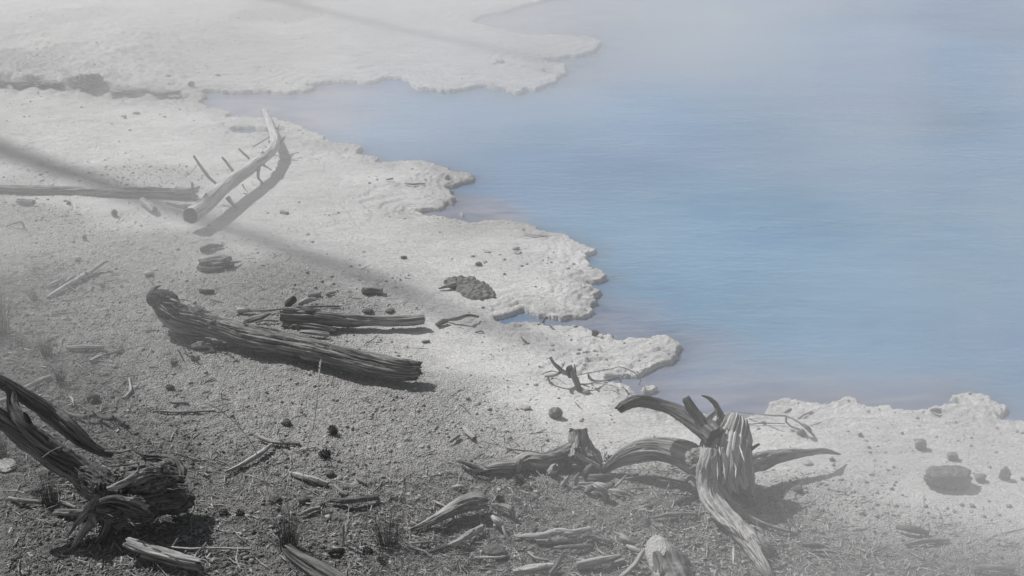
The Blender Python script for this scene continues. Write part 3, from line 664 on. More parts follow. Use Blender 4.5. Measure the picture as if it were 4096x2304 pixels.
limb('slab', [(560,1840,.2,10),(640,1838,.2,18),(692,1850,.19,22),(708,1885,.17,26),(720,1930,.15,18),(748,1948,.13,6)], M_DARK, t, n=36, groove=.25, gnarl=.3, jag=(.03, .05))
for l, m in (([(402,1975,.2,14),(375,2015,.15,18),(340,2060,.1,15),(298,2105,.05,10),(262,2162,.01,4)], M_GREY), ([(400,2050,.12,18),(370,2090,.09,16),(330,2140,.05,12),(285,2202,.0,6)], M_GREY),
          ([(440,2085,.08,30),(430,2120,.05,26),(410,2155,.02,18),(372,2183,.0,5)], M_DARK), ([(470,2085,.08,10),(462,2110,.05,8),(452,2145,.0,3)], M_DARK), ([(600,2030,.08,26),(670,2035,.06,18),(758,2052,.02,4)], M_DARK),
          ([(640,1975,.1,18),(690,1985,.08,12),(728,2000,.05,3)], M_PALE), ([(470,1995,.18,9),(540,2010,.19,14),(600,2040,.17,10)], M_GREY), ([(365,2050,.12,10),(372,2085,.1,14),(385,2115,.07,4)], M_GREY),
          ([(430,1960,.24,8),(500,1935,.26,14),(560,1890,.26,10)], M_GREY), ([(400,2010,.18,10),(470,2000,.19,16),(560,2030,.18,12),(600,2070,.12,8)], M_DARK), ([(520,2090,.06,14),(600,2080,.05,12),(650,2050,.06,6)], M_DARK)):
    limb('root', l, m, t, n=28, groove=.2, gnarl=.22, jag=(.0, .02))
for l in ([(420,1805,.24,5),(470,1812,.24,9),(530,1800,.25,4)], [(525,1790,.24,4),(560,1815,.23,7),(620,1828,.22,4)], [(380,1830,.26,4),(450,1850,.25,8),(520,1840,.24,4)], [(440,1870,.26,4),(500,1860,.26,8),(560,1850,.25,3)], [(560,1860,.25,3),(640,1862,.24,7),(700,1872,.22,3)], [(600,1900,.25,3),(680,1905,.22,6),(720,1915,.2,2)]):
    limb('splinter', l, M_DARK, t, n=10, groove=.25, gnarl=.3, squash=.5)

def shards(parent, n, box, h0, h1, ang, mat, lo, hi, seed):
    rr = random.Random(seed)
    for i in range(n):
        u = rr.uniform(box[0], box[2]); v = rr.uniform(box[1], box[3]); h = rr.uniform(h0, h1); L = rr.uniform(lo, hi); a = ang + rr.gauss(0, .3)
        du, dv = math.cos(a) * L, math.sin(a) * L; w = L * rr.uniform(.07, .14)
        limb('splinter', [(u - du, v - dv, h, w * .4), (u, v, h + .006, w), (u + du, v + dv, h + rr.uniform(-.01, .02), w * .2)], mat, parent, n=8, groove=.2, gnarl=.3, squash=.5, ds=.006)
shards(LOG, 22, (650, 1195, 870, 1275), .16, .20, .4, M_DARK, 14, 40, 7)
shards(LOG, 8, (610, 1160, 680, 1260), .17, .21, .9, M_CHAR, 12, 28, 8)
shards(t, 14, (400, 1830, 640, 1870), .22, .27, .1, M_DARK, 14, 34, 1)
shards(t, 10, (660, 1860, 730, 1960), .16, .20, .15, M_DARK, 14, 34, 2)
shards(t, 8, (380, 2050, 600, 2100), .10, .14, .6, M_DARK, 14, 30, 3)
# middle stump with root
t = thing('small_stump', 'short grey stump with a jagged top and a long root running left', 'tree stump')
limb('stump', [(2338,1862,.0,66),(2334,1835,.03,60),(2326,1800,.07,46),(2318,1765,.11,40),(2312,1722,.15,34),(2311,1712,.16,36)], M_GREY, t, n=84, groove=.15, gnarl=.15, ds=.004, jag=(0, .016), gf=1.9, lumps=.12)
limb('root', [(2320,1790,.08,30),(2275,1812,.06,34),(2235,1832,.05,34),(2170,1845,.045,31),(2110,1846,.045,33),(2058,1866,.03,26),(1990,1873,.03,22),(1930,1880,.02,13)], M_GREY, t, n=60, groove=.14, gnarl=.18, ds=.005, jag=(0, .05))
limb('knot', [(2085,1840,.07,9),(2078,1862,.05,15),(2068,1885,.02,11)], M_GREY, t, n=20, gnarl=.4)
burl('root_knot', 2318, 1835, .05, 70, 50, 44, M_GREY, t, seed=76, amp=.35)
limb('buttress', [(2330,1800,.08,20),(2375,1840,.05,22),(2405,1868,.02,9)], M_GREY, t, n=28, groove=.25, gnarl=.2)
for l in ([(2290,1835,.09,12),(2300,1800,.10,14),(2300,1770,.11,6)], [(2335,1835,.07,14),(2340,1800,.09,14),(2338,1775,.10,6)], [(2306,1800,.12,9),(2308,1770,.13,9),(2312,1738,.14,4)]):
    limb('splinter', l, M_GREY, t, n=16, groove=.2, gnarl=.25)
lone('stick', [(2298,1816,.10,10),(2345,1845,.07,11),(2396,1870,.04,10)], M_PALE, 'smooth pale stick leaning against the front of the jagged stump', 'stick', n=16, groove=.05, gnarl=.06)
t = thing('root_tangle', 'dark shredded root tips at the far left end of the stump root', 'root')
for l in ([(1835,1845,.02,4),(1875,1860,.03,8),(1930,1885,.02,6)], [(1850,1870,.01,4),(1900,1895,.02,7),(1960,1905,.01,5)], [(1880,1880,.03,5),(1930,1890,.03,8),(1980,1885,.02,5)]):
    limb('root', l, M_CHAR, t, n=12, gnarl=.35, groove=.2)
lone('stick', [(2037,1795,.01,4),(2090,1802,.02,5),(2156,1812,.01,4)], M_PALE, 'thin pale stick lying on the crust beyond the stump root', 'stick', n=10)
lone('wood_chip', [(2196,1893,.015,12),(2215,1878,.04,18),(2228,1870,.06,12)], M_PALE, 'jagged pale wood stub in front of the stump root', 'wood piece', n=20, gnarl=.3, jag=(0, .03))
lone('stick', [(2277,1880,.0,6),(2275,1852,.04,7)], M_PALE, 'tiny upright stub just under the pale leaning stick', 'stick', n=10)
lone('stick', [(2303,1948,.0,6),(2306,1918,.04,8),(2316,1892,.08,4)], M_PALE, 'upright pale splinter below the stump', 'stick', n=12)
lone('wood_chip', [(2252,1945,.0,9),(2262,1925,.03,10),(2275,1905,.06,4)], M_PALE, 'leaning flake left of the upright pale splinter', 'wood piece', n=12, gnarl=.3)
lone('stick', [(2312,1938,.01,5),(2376,1933,.02,5)], M_PALE, 'short level stick right of the upright pale splinter', 'stick', n=10, jag=(.005, .005))
t = thing('splintered_chunk', 'broken chunk of light wood with torn fibres between the two stumps', 'wood piece')
limb('piece', [(2380,1935,.05,12),(2405,1950,.06,19),(2434,1972,.04,20)], M_PALE, t, n=30, groove=.25, gnarl=.2, jag=(.01, .02), squash=.6)
limb('piece', [(2344,1970,.01,8),(2365,1955,.03,13),(2392,1950,.03,10)], M_GREY, t, n=20, groove=.2, gnarl=.25)
limb('piece', [(2420,1975,.03,10),(2428,1995,.02,12),(2430,2012,.01,7)], M_GREY, t, n=16, jag=(0, .02))
lone('stick', [(2436,1958,.02,6),(2480,1968,.03,10),(2524,1986,.01,5)], M_GREY, 'shredded grey splinter right of the torn light chunk', 'stick', n=16, groove=.3, squash=.6)
lone('stick', [(2463,1946,.01,5),(2485,1925,.04,6),(2506,1902,.08,3)], M_PALE, 'upright sliver in front of the arched root', 'stick', n=10)
lone('wood_chunk', [(2330,1905,.02,14),(2355,1880,.05,18),(2372,1862,.07,10)], M_DARK, 'dark crumbling wood lump at the right foot of the jagged stump', 'wood piece', n=22, gnarl=.4)
lone('wood_chunk', [(2360,1915,.02,16),(2405,1918,.03,18),(2450,1912,.02,10)], M_DARK, 'flat dark wood lump between the stumps', 'wood piece', n=22, gnarl=.4)

# right stump
t = thing('uprooted_stump', 'large pale splintered stump right of centre with an arched root and curved limb', 'tree stump')
limb('body', [(2938,1680,.30,42),(2926,1722,.27,70),(2908,1772,.23,86),(2896,1825,.19,92),(2892,1880,.14,88),(2905,1940,.09,84),(2935,2010,.03,74)], M_PALE, t, n=160, groove=.12, gnarl=.22, ds=.0045, jag=(.035, .09), seed=91, gf=2.0)
limb('body', [(2905,1830,.10,70),(2910,1900,.06,74),(2920,1970,.02,60)], M_DARK, t, n=60, groove=.2, gnarl=.2, ds=.006, seed=92)
limb('ridge', [(2958,1692,.30,18),(2976,1745,.25,28),(2974,1815,.19,34),(2985,1900,.12,28),(3005,1975,.05,14),(3012,2010,.0,5)], M_PALE, t, n=70, groove=.17, gnarl=.15, ds=.005, jag=(.03, .03), gf=1.8)
limb('limb', [(2456,1655,.36,13),(2500,1622,.37,20),(2554,1606,.37,24),(2617,1618,.35,23),(2680,1634,.34,25),(2749,1668,.32,31),(2806,1705,.30,40),(2862,1755,.27,44)], M_DARK, t, n=72, groove=.12, gnarl=.14, ds=.005, jag=(.09, 0), seed=95, gf=1.5)
limb('limb', [(2838,1722,.30,26),(2806,1684,.33,24),(2772,1640,.37,20),(2743,1590,.42,15)], M_DARK, t, n=36, groove=.2, gnarl=.2, ds=.005, jag=(0, .012))
limb('limb', [(2915,1745,.27,26),(2896,1700,.30,22),(2880,1655,.34,13),(2858,1612,.38,9),(2830,1592,.4,6),(2806,1585,.41,2)], M_DARK, t, n=32, groove=.2, gnarl=.2)
limb('stub', [(2815,1690,.32,16),(2845,1662,.34,12),(2872,1636,.36,5)], M_GREY, t, n=20, groove=.25, gnarl=.25, jag=(0, .02))
burl('body', 2808, 1850, .15, 62, 60, 62, M_GREY, t, seed=70, amp=.3)
limb('root', [(2400,1895,.0,10),(2440,1862,.04,22),(2500,1825,.09,36),(2570,1802,.13,44),(2640,1796,.15,46),(2710,1812,.15,50),(2780,1842,.14,54),(2850,1880,.13,50)], M_GREY, t, n=96, groove=.09, gnarl=.14, ds=.006, jag=(.05, 0), seed=99, gf=1.7)
limb('root', [(2850,1800,.24,30),(2838,1860,.19,44),(2832,1915,.14,44),(2836,1955,.11,40),(2850,2000,.08,40),(2895,2058,.06,38),(2948,2112,.05,33),(3000,2188,.04,29),(3050,2262,.03,22),(3092,2330,.01,7)], M_PALE, t, n=84, groove=.13, gnarl=.2, ds=.005, jag=(0, .05), twist=.5, gf=1.7, lumps=.1)
limb('root', [(2930,2080,.06,18),(2995,2140,.05,28),(3055,2188,.04,26),(3110,2226,.01,12)], M_PALE, t, n=40, groove=.28, gnarl=.18, jag=(0, .08))
limb('root', [(2960,1870,.14,34),(3040,1845,.12,36),(3118,1828,.11,25),(3223,1810,.10,15),(3300,1806,.08,11),(3362,1820,.04,3)], M_GREY, t, n=48, groove=.16, gnarl=.12, ds=.006)
limb('root', [(2900,1985,.08,10),(2940,2025,.06,15),(2990,2066,.04,13),(3050,2096,.03,10),(3120,2118,.02,7),(3195,2138,.01,3)], M_GREY, t, n=20, gnarl=.15)
limb('root', [(2736,1935,.04,5),(2764,1912,.06,8),(2790,1945,.04,8),(2802,2006,.0,4)], M_GREY, t, n=14)
limb('root', [(2935,1900,.14,20),(2965,1950,.09,16),(3010,1990,.05,8)], M_DARK, t, n=24, groove=.2)
limb('stub', [(2985,1808,.19,10),(3036,1778,.24,5)], M_DARK, t, n=14)
for l in ([(2860,1960,.10,8),(2862,1890,.18,15),(2850,1830,.25,7)], [(2835,2010,.06,7),(2812,1930,.13,12),(2812,1870,.2,6)], [(2890,1940,.13,8),(2905,1870,.21,13),(2890,1790,.28,6)], [(2940,1960,.10,7),(2932,1890,.2,13),(2925,1800,.28,6)],
          [(2800,1990,.03,4),(2795,1950,.08,6),(2793,1880,.14,4)], [(2900,1700,.31,5),(2935,1688,.32,10),(2965,1700,.3,5)], [(3040,2130,.06,3),(3070,2160,.05,10),(3086,2200,.03,3)], [(3000,2100,.07,3),(3040,2125,.06,10),(3070,2160,.04,3)],
          [(2870,2010,.1,4),(2915,2080,.08,8),(2965,2150,.06,4)], [(2980,2170,.05,4),(3030,2245,.04,8),(3060,2300,.02,3)]):
    limb('splinter', l, M_PALE, t, n=16, groove=.25, gnarl=.2, squash=.6)
shards(t, 16, (2840, 1700, 2980, 1900), .24, .27, 1.5, M_PALE, 16, 40, 4)
shards(t, 10, (2900, 2080, 3060, 2230), .06, .08, .85, M_PALE, 16, 40, 5)
lone('stick', [(2500,1915,.015,4),(2600,1910,.02,7),(2700,1922,.015,5),(2760,1935,.01,4)], M_GREY, 'flat grey stick lying in the shade under the arched root', 'stick', n=14)
lone('stick', [(2610,2072,.01,5),(2680,2062,.02,8),(2760,2058,.02,8),(2790,2066,.01,4)], M_GREY, 'dull stick on the dark litter left of the splintered root foot', 'stick', n=14, gnarl=.25)

# bottom log with bark
t = thing('bark_log', 'log end at the bottom edge, bare rounded top and flaking bark lower down', 'log')
limb('trunk', [(2600,2155,.155,12),(2606,2162,.15,30),(2622,2185,.14,46),(2648,2235,.12,58),(2680,2304,.10,66),(2720,2400,.08,70),(2760,2500,.07,72)], M_BARE, t, n=72, groove=.0, gnarl=.08, ds=.006)
bk = limb('bark', [(2662,2218,.14,54),(2672,2250,.13,64),(2690,2304,.11,72),(2724,2400,.09,76),(2764,2500,.08,78)], M_DARK, t, n=84, groove=.16, gnarl=.16, ds=.005, jag=(.06, 0), lumps=.35, seed=120)
lone('branch_fragment', [(2580,2196,.08,6),(2562,2225,.06,10),(2535,2268,.04,11),(2480,2312,.02,10)], M_PALE, 'smooth curved branch leaning off the left side of the barked log end', 'branch', n=18, groove=.06, gnarl=.08)
lone('driftwood', [(1640,2124,.02,7),(1700,2098,.03,15),(1760,2070,.04,21),(1830,2034,.05,30),(1900,2012,.06,36),(1966,2018,.05,24)], M_GREY, 'flared grey driftwood wedge right of the second big grass tuft', 'driftwood', n=56, groove=.24, gnarl=.16, jag=(.02, .05), squash=.8)
lone('stick', [(1895,1996,.09,6),(1860,2005,.09,7)], M_GREY, 'stub resting on the flared driftwood wedge', 'stick', n=12)
lone('stick', [(1775,2190,.01,4),(1842,2162,.03,12),(1890,2132,.03,14),(1934,2108,.02,11)], M_PALE, 'split stick below the flared driftwood wedge', 'stick', n=20, groove=.25, jag=(.03, .02))
lone('stick', [(1700,2220,.01,5),(1780,2190,.015,7),(1850,2170,.01,6)], M_DARK, 'dark stick running left from the split stick', 'stick', n=12)
lone('driftwood', [(1130,2185,.10,20),(1206,2244,.07,32),(1312,2306,.06,36),(1400,2370,.05,34)], M_DARK, 'dark log end poking out of the largest grass tuft to the bottom edge', 'driftwood', n=56, groove=.22, gnarl=.14, jag=(.05, 0))
t = thing('jointed_twig', 'pale stick with a thin curved tail right of the driftwood wedge', 'twig')
limb('stem', [(1970,2066,.04,9),(1988,2082,.04,13),(2010,2100,.03,10)], M_PALE, t, n=16)
limb('tail', [(2010,2100,.03,6),(2018,2130,.02,6),(2040,2166,.005,4)], M_PALE, t, n=10)
t = thing('curled_wood', 'curled frayed wood strip above the jointed twig', 'wood piece')
limb('strip', [(1965,2022,.02,6),(2010,2024,.04,9),(2040,2036,.05,12),(2056,2075,.01,12)], M_GREY, t, n=20, groove=.25, gnarl=.25, jag=(0, .02), squash=.6)
sticks = [
 ([(2055,2146,.01,6),(2110,2148,.02,10),(2170,2144,.03,12),(2230,2130,.04,14),(2290,2132,.04,12),(2367,2116,.04,12)], M_PALE, 'long wavy pale stick, highest of the stack left of the barked log'),
 ([(2142,2168,.01,9),(2220,2166,.02,12),(2312,2156,.02,10)], M_GREY, 'fat dull stick directly under the long wavy pale one'),
 ([(2174,2206,.005,3),(2238,2190,.02,6),(2330,2186,.02,8),(2370,2184,.01,5)], M_GREY, 'tapering grey stick beneath the fat dull one'),
 ([(2298,2178,.01,5),(2353,2154,.02,8),(2408,2158,.02,6),(2450,2175,.01,4)], M_GREY, 'bowed stick right of the fat dull one'),
 ([(2190,2176,.03,10),(2202,2158,.05,8)], M_GREY, 'short stub standing across the fat dull stick'),
 ([(1895,2231,.01,3),(1950,2234,.02,5),(2000,2231,.02,5),(2041,2222,.01,4)], M_PALE, 'thin level stick beside the buried stone at bottom centre'),
 ([(2048,2290,.02,7),(2090,2284,.03,15),(2147,2276,.04,18),(2220,2262,.03,10)], M_PALE, 'thick bleached piece at the bottom edge, crossed by a leaning twig'),
 ([(2198,2300,.03,8),(2228,2262,.07,9),(2252,2218,.11,6)], M_GREY, 'leaning twig crossing the thick bleached piece'),
 ([(2110,2208,.02,4),(2147,2236,.03,6),(2202,2245,.02,5)], M_GREY, 'elbow shaped twig above the thick bleached piece'),
 ([(2303,2268,.02,16),(2376,2252,.03,17),(2440,2236,.03,13),(2484,2226,.02,7)], M_GREY, 'stout rounded stick left of the curved branch at the bottom'),
 ([(2445,2256,.01,8),(2470,2250,.02,11),(2500,2243,.01,8)], M_GREY, 'short thick stick right of the stout rounded one'),
 ([(2470,2140,.02,7),(2505,2158,.03,12),(2545,2180,.02,6)], M_GREY, 'torn grey wood above the barked log on its left side'),
 ([(2505,2186,.02,5),(2535,2198,.03,9),(2568,2208,.03,5)], M_PALE, 'frayed pale sliver touching the barked log end'),
 ([(1156,1896,.01,8),(1220,1912,.02,12),(1280,1926,.02,13),(1318,1938,.01,9)], M_PALE, 'split flat pale stick left of the crossed sticks in the centre'),
 ([(1338,1942,.03,6),(1362,1965,.03,8),(1395,1988,.02,6)], M_GREY, 'short slanting stick between the split flat one and the level dark one'),
 ([(1320,1998,.02,10),(1390,2006,.03,12),(1450,2000,.03,12),(1518,1990,.02,10)], M_DARK, 'level dark plank like stick between the two big grass tufts'),
 ([(1190,2063,.01,6),(1235,2046,.02,9),(1284,2030,.01,7)], M_GREY, 'dull tapering stick above the largest grass tuft'),
 ([(1420,1905,.01,4),(1440,1925,.015,5),(1470,1938,.01,4)], M_GREY, 'small arc of twig above the level dark stick'),
 ([(1855,1714,.02,8),(1878,1736,.02,10),(1902,1758,.02,9)], M_PALE, 'short pale cylinder of wood on the crumbly slope in the centre'),
 ([(1792,1770,.01,6),(1815,1756,.02,8),(1838,1743,.01,6)], M_GREY, 'grey chunk left of the short pale cylinder'),
 ([(1811,1953,.01,6),(1835,1950,.015,9),(1862,1952,.01,7)], M_PALE, 'smooth oval wood piece above the driftwood wedge'),
 ([(1735,2006,.01,3),(1765,2020,.03,5),(1800,2036,.04,3)], M_PALE, 'thin twig touching the upper side of the driftwood wedge'),
 ([(1372,2178,.0,4),(1374,2140,.05,5),(1373,2105,.1,3)], M_PALE, 'upright pale twig between the big grass tufts'),
 ([(1376,2165,.01,3),(1386,2135,.05,4),(1394,2102,.1,2)], M_PALE, 'slanting partner of the upright pale twig'),
 ([(1628,2180,.01,4),(1670,2198,.02,5),(1705,2210,.02,5),(1722,2238,.01,4)], M_GREY, 'hooked twig right of the second big grass tuft'),
 ([(1628,2178,.01,4),(1680,2170,.02,5),(1750,2168,.01,4)], M_GREY, 'level twig starting at the same spot as the hooked one'),
 ([(1516,2240,.0,10),(1522,2222,.03,12)], M_PALE, 'small square white chip in front of the second big grass tuft'),
 ([(1310,2210,.01,8),(1345,2204,.02,12),(1378,2200,.01,8)], M_CHAR, 'black charred stub behind the dark log end'),
 ([(700,2172,.0,3),(770,2150,.0,5)], M_PALE, 'tiny white chip right of the front left stump'),
 ([(3205,2178,.02,8),(3250,2185,.03,12),(3300,2190,.02,7)], M_DARK, 'dark stick right of the splintered root feet'),
 ([(3240,2212,.01,4),(3300,2206,.02,6),(3352,2216,.01,3)], M_GREY, 'thin grey stick under the dark stick near the splintered roots'),
 ([(3580,2110,.02,8),(3650,2118,.03,14),(3720,2135,.01,8)], M_DARK, 'half buried dark wood in the brown patch at lower right'),
 ([(3620,2180,.01,6),(3700,2166,.02,10),(3800,2160,.01,7)], M_GREY, 'buried grey root showing in the brown patch at lower right'),
 ([(3880,2280,.02,8),(3960,2272,.03,12),(4060,2284,.02,14)], M_GREY, 'long low log piece at the bottom right corner'),
 ([(2240,1340,.0,0.1),(2240,1340,.0,0.1)], None, None)]
for pts, m, lab in sticks:
    if m is None: continue
    lone('stick', pts, m, lab, 'stick', n=20 if max(p[3] for p in pts) > 9 else 12, gnarl=.18, groove=.16, jag=(.008, .012))

# dead branch at the shore
t = thing('dead_branch', 'grey dead branch with many twigs lying at the pool edge in the centre', 'branch')
Z6 = lambda l: [(2100 + x / 4.293, 1380 + y / 4.293, h, r / 4.293) for x, y, h, r in l]
limb('stem', Z6([(430,210,.15,20),(490,310,.12,26),(570,400,.09,34),(660,470,.07,40),(740,490,.06,52),(790,500,.06,56)]), M_GREY, t, n=30, gnarl=.2, groove=.16, jag=(.004, 0))
limb('stem', Z6([(790,420,.10,26),(825,470,.09,38),(850,560,.06,48),(900,670,.03,50),(935,790,.0,44)]), M_GREY, t, n=30, gnarl=.2, groove=.14)
limb('ring_end', Z6([(775,385,.11,52),(770,470,.08,62),(775,540,.05,46)]), M_DARK, t, n=30, gnarl=.25, groove=.2, jag=(.006, 0))
for l in ([(620,480,.07,26),(500,525,.05,20),(350,540,.03,24)], [(400,540,.03,20),(405,600,.01,18),(470,715,.0,5)], [(590,420,.08,10),(650,385,.1,10),(680,300,.14,6)], [(850,340,.13,8),(862,420,.1,16),(875,490,.07,16)],
          [(900,525,.04,8),(1200,465,.05,9),(1480,425,.08,8),(1640,378,.12,8),(1850,460,.10,9),(1930,540,.07,8),(1985,620,.03,8),(1955,695,.0,8)],
          [(940,680,.02,16),(1100,665,.03,14),(1350,625,.04,14),(1500,592,.06,14),(1600,590,.06,12),(1650,640,.02,14)], [(1085,510,.08,12),(1120,590,.04,26),(1220,620,.03,18),(1370,605,.02,6)],
          [(1000,690,.02,10),(1060,720,.02,10),(1120,730,.01,6)], [(280,520,.02,6),(350,480,.03,8),(470,450,.03,8),(580,470,.05,6)]):
    limb('twig', Z6(l), M_GREY, t, n=12, gnarl=.2, groove=.1, ds=.006)
t = thing('dead_twig', 'looped thin twig with bark flakes on the crust right of the pale stump', 'twig')
for l in ([(2925,1650,.02,3),(3000,1658,.03,3.5),(3090,1662,.06,3.5),(3152,1668,.07,4),(3214,1706,.05,4),(3258,1748,.01,4)], [(3146,1668,.05,4),(3144,1690,.03,4),(3165,1708,.02,4),(3200,1720,.01,5)], [(2980,1700,.005,2),(3060,1696,.01,2.5),(3140,1696,.01,2)], [(3190,1678,.0,3),(3215,1664,.01,4),(3248,1650,.0,3)], [(3240,1706,.0,2),(3285,1690,.0,2)]):
    limb('twig', l, M_GREY, t, n=8, gnarl=.15, ds=.008)
limb('bark_flake', [(3212,1700,.05,5),(3228,1714,.05,12),(3245,1732,.02,9)], M_DARK, t, n=16, gnarl=.35, squash=.5)
limb('bark_flake', [(3190,1735,.0,6),(3205,1728,.02,12),(3218,1738,.0,6)], M_DARK, t, n=16, gnarl=.35)
limb('bark_flake', [(3140,1652,.07,3),(3155,1645,.09,7),(3166,1638,.1,3)], M_DARK, t, n=12, gnarl=.35)
lone('twig', [(2172,1292,.01,5),(2180,1280,.03,4),(2187,1272,.05,6)], M_DARK, 'little dark twig poking out of the water in the narrow cove', 'twig', n=10)
lone('twig', [(1900,1330,.0,2.5),(1925,1328,.01,3),(1936,1336,.0,2)], M_DARK, 'fine twig on the crust below the cove, left one', 'twig', n=8)
lone('twig', [(2085,1350,.0,2.5),(2095,1362,.02,3),(2110,1372,.0,2)], M_DARK, 'fine twig on the crust below the cove, right one', 'twig', n=8)
lone('root', [(1785,1282,.01,5),(1830,1275,.03,7),(1870,1265,.05,6),(1915,1270,.02,4)], M_GREY, 'thin arching root on the crust right of the broken log', 'root', n=14, gnarl=.3)
lone('root', [(1745,1302,.01,9),(1765,1290,.02,11),(1790,1284,.02,7)], M_GREY, 'frayed root knot at the right end of the broken log', 'root', n=16, gnarl=.4)
lone('stick', [(1755,1157,.01,3),(1790,1145,.02,7),(1822,1142,.02,12)], M_GREY, 'pointed grey wood sliver at the left tip of the dark gravel mound', 'stick', n=16)
lone('stick', [(2095,934,.012,2.5),(2130,943,.012,3),(2190,941,.01,2.5)], M_PALE, 'very thin pale stick lying in the shore bowl by the pool', 'stick', n=8)
lone('wood_chip', [(1690,1370,.005,8),(1718,1369,.005,8)], M_GREY, 'short flat chip on the crust beyond the right end of the dark log', 'wood piece', n=12)
lone('wood_chip', [(1125,851,.005,8),(1152,854,.005,8)], M_GREY, 'ribbed flat chip right of the leaning log shadow', 'wood piece', n=12, gnarl=.4)
lone('wood_chip', [(3722,1640,.01,5),(3745,1645,.02,9),(3765,1655,.01,5)], M_DARK, 'ragged dark flake near the shore at right', 'wood piece', n=14, gnarl=.4)
lone('stick', [(1620,734,.01,2.5),(1650,738,.015,4),(1700,736,.01,2.5)], M_GREY, 'small dark splinter on the wet ledge near the pool', 'stick', n=8)
lone('stick', [(1545,722,.01,3),(1572,715,.02,4)], M_GREY, 'short splinter on the grey damp patch by the pool', 'stick', n=8)

# ================================================================== ROCKS
R = rock
R(3788,1968,200,96, M_ROCKB, 'largest rough boulder on the white crust at lower right', name='boulder', cat='boulder', sub=6, rough=.27, dy=.55, sink=.08, block=.3)
R(3680,1800,46,44, M_ROCK, 'blocky stone up and left of the large boulder', rough=.25, block=.5, sub=4)
R(3808,1846,44,34, M_ROCK, 'squarish stone directly above the large boulder', block=.5, sub=4)
R(3918,1932,46,38, M_ROCK, 'stone touching the right side of the large boulder shadow', sub=4)
R(4020,1922,50,56, M_ROCK, 'upright pointed stone near the right edge', sub=4, rough=.35, dy=.5)
R(3440,1748,20,16, M_ROCKD, 'small dark pebble, highest of a curved row right of the stump', group='pebbles right of the pale stump')
R(3461,1768,20,10, M_ROCKL, 'pale flat pebble, second of the curved row')
R(3476,1794,17,10, M_ROCK, 'grey pebble, third of the curved row')
R(3481,1816,13,8, M_ROCK, 'tiny pebble, lowest of the curved row')
R(3328,1850,24,16, M_ROCKD, 'dark stone just right of the thin root tip of the pale stump')
R(3230,1866,44,20, M_ROCKL, 'pale crust lump below the outstretched root of the pale stump')
R(3192,1975,44,28, M_ROCKD, 'dark clod at the edge of the pale stump shadow')
R(3088,2012,36,26, M_ROCKD, 'dark clod beside the foot of the pale stump, in shadow')
R(3465,1935,16,10, M_ROCK, 'pebble midway between the pale stump and the large boulder')
R(3701,2034,20,14, M_ROCK, 'pointed pebble under the left side of the large boulder')
R(3848,2030,20,14, M_ROCK, 'left one of two pebbles below the large boulder shadow')
R(3888,2032,24,18, M_ROCK, 'right one of two pebbles below the large boulder shadow')
R(3712,2060,13,10, M_ROCK, 'tiny pebble low and left of the boulder, upper of a pair')
R(3729,2070,15,10, M_ROCKL, 'tiny pebble low and left of the boulder, lower of a pair')
R(4036,2032,24,14, M_ROCK, 'flat pebble near the right edge under the pointed stone')
R(4092,1925,24,16, M_ROCK, 'stone cut by the right edge of the picture')
R(3955,2010,14,9, M_ROCK, 'tiny stone right of the large boulder shadow')
R(2222,1680,58,50, M_ROCK, 'upright grey stone on the crust above the jagged stump', sub=4, rough=.22)
R(2100,1642,48,20, M_ROCKL, 'low flat stone left of the upright grey stone', sub=3)
R(2344,1582,30,22, M_ROCKL, 'pale stone at the base of the dead branch', sub=3)
R(2062,1002,32,16, M_ROCKL, 'wedge shaped white stone, upper of a pair on the crust')
R(2070,1018,32,11, M_ROCKL, 'flat white stone, lower of a pair on the crust')
R(1951,1015,28,8, M_ROCKL, 'thin white slab left of the pair of white stones')
R(1915,1066,28,20, M_ROCK, 'pointed stone above the dark gravel mound')
R(1891,1030,16,10, M_ROCKL, 'small pale stone above the pointed stone')
R(2018,1104,12,9, M_ROCK, 'tiny dark stone right of the dark gravel mound')
R(1615,1038,28,12, M_ROCKD, 'dark clod on the crust left of the white stones')
R(2380,1350,32,26, M_ROCKD, 'dark tufted lump on the tongue of crust below the cove', rough=.4)
R(1148,1708,44,32, M_ROCKD, 'dark round stone left of the open pine cone', sub=4)
R(780,1448,38,26, M_ROCK, 'angular stone in front of the long dark log, by the curved driftwood', block=.3)
R(340,966,18,24, M_ROCKD, 'dark upright clod on the left soil below the fallen log')
R(312,1048,30,24, M_ROCKL, 'white topped stone beside the forked branch')
R(593,1108,38,22, M_ROCKL, 'pale crumbly clod above the root end of the long log')
R(620,1085,30,14, M_ROCKL, 'smaller pale clod above and right of the crumbly one')
R(1470,1258,44,18, M_ROCKD, 'dark clod lying on top of the broken log')
R(1560,1254,40,14, M_ROCKD, 'dark crumbling clod near the right end of the broken log')
R(1560,2050,0.1,0.1, M_ROCK, 'x') if False else None
R(2105,1962,46,26, M_ROCKD, 'rounded dark clod in front of the stump root')
R(1985,2235,90,50, M_ROCKD, 'half buried stone at the bottom centre among twigs', sub=4)
R(1100,2025,60,36, M_ROCKD, 'grey half buried stone left of the largest grass tuft', sub=4)
R(1215,2020,52,34, M_ROCKD, 'dark angular clod above the largest grass tuft')
R(1322,1910,40,26, M_ROCKD, 'dark clod above the split flat stick')
R(25,1895,90,30, M_ROCKL, 'flat pale stone cut by the left edge beside the stump arms', sub=4, dy=1.2)
R(0,1960,0,0, M_ROCK, 'x') if False else None
R(420,1660,0,0, M_ROCK, 'x') if False else None
R(375,1615,56,44, M_ROCKD, 'dark clod behind the knobbly branch', rough=.4)
R(765,350,28,24, M_ROCKD, 'dark ball of crust at the right end of the far bank', sub=3)
R(673,309,20,8, M_ROCK, 'small flat pebble above the far bank, left of the other')
R(872,309,24,12, M_ROCK, 'small dark pebble above the inlet of the pool')
R(1998,256,36,20, M_ROCKL, 'pale round lump on the far ledge beyond the inlet')
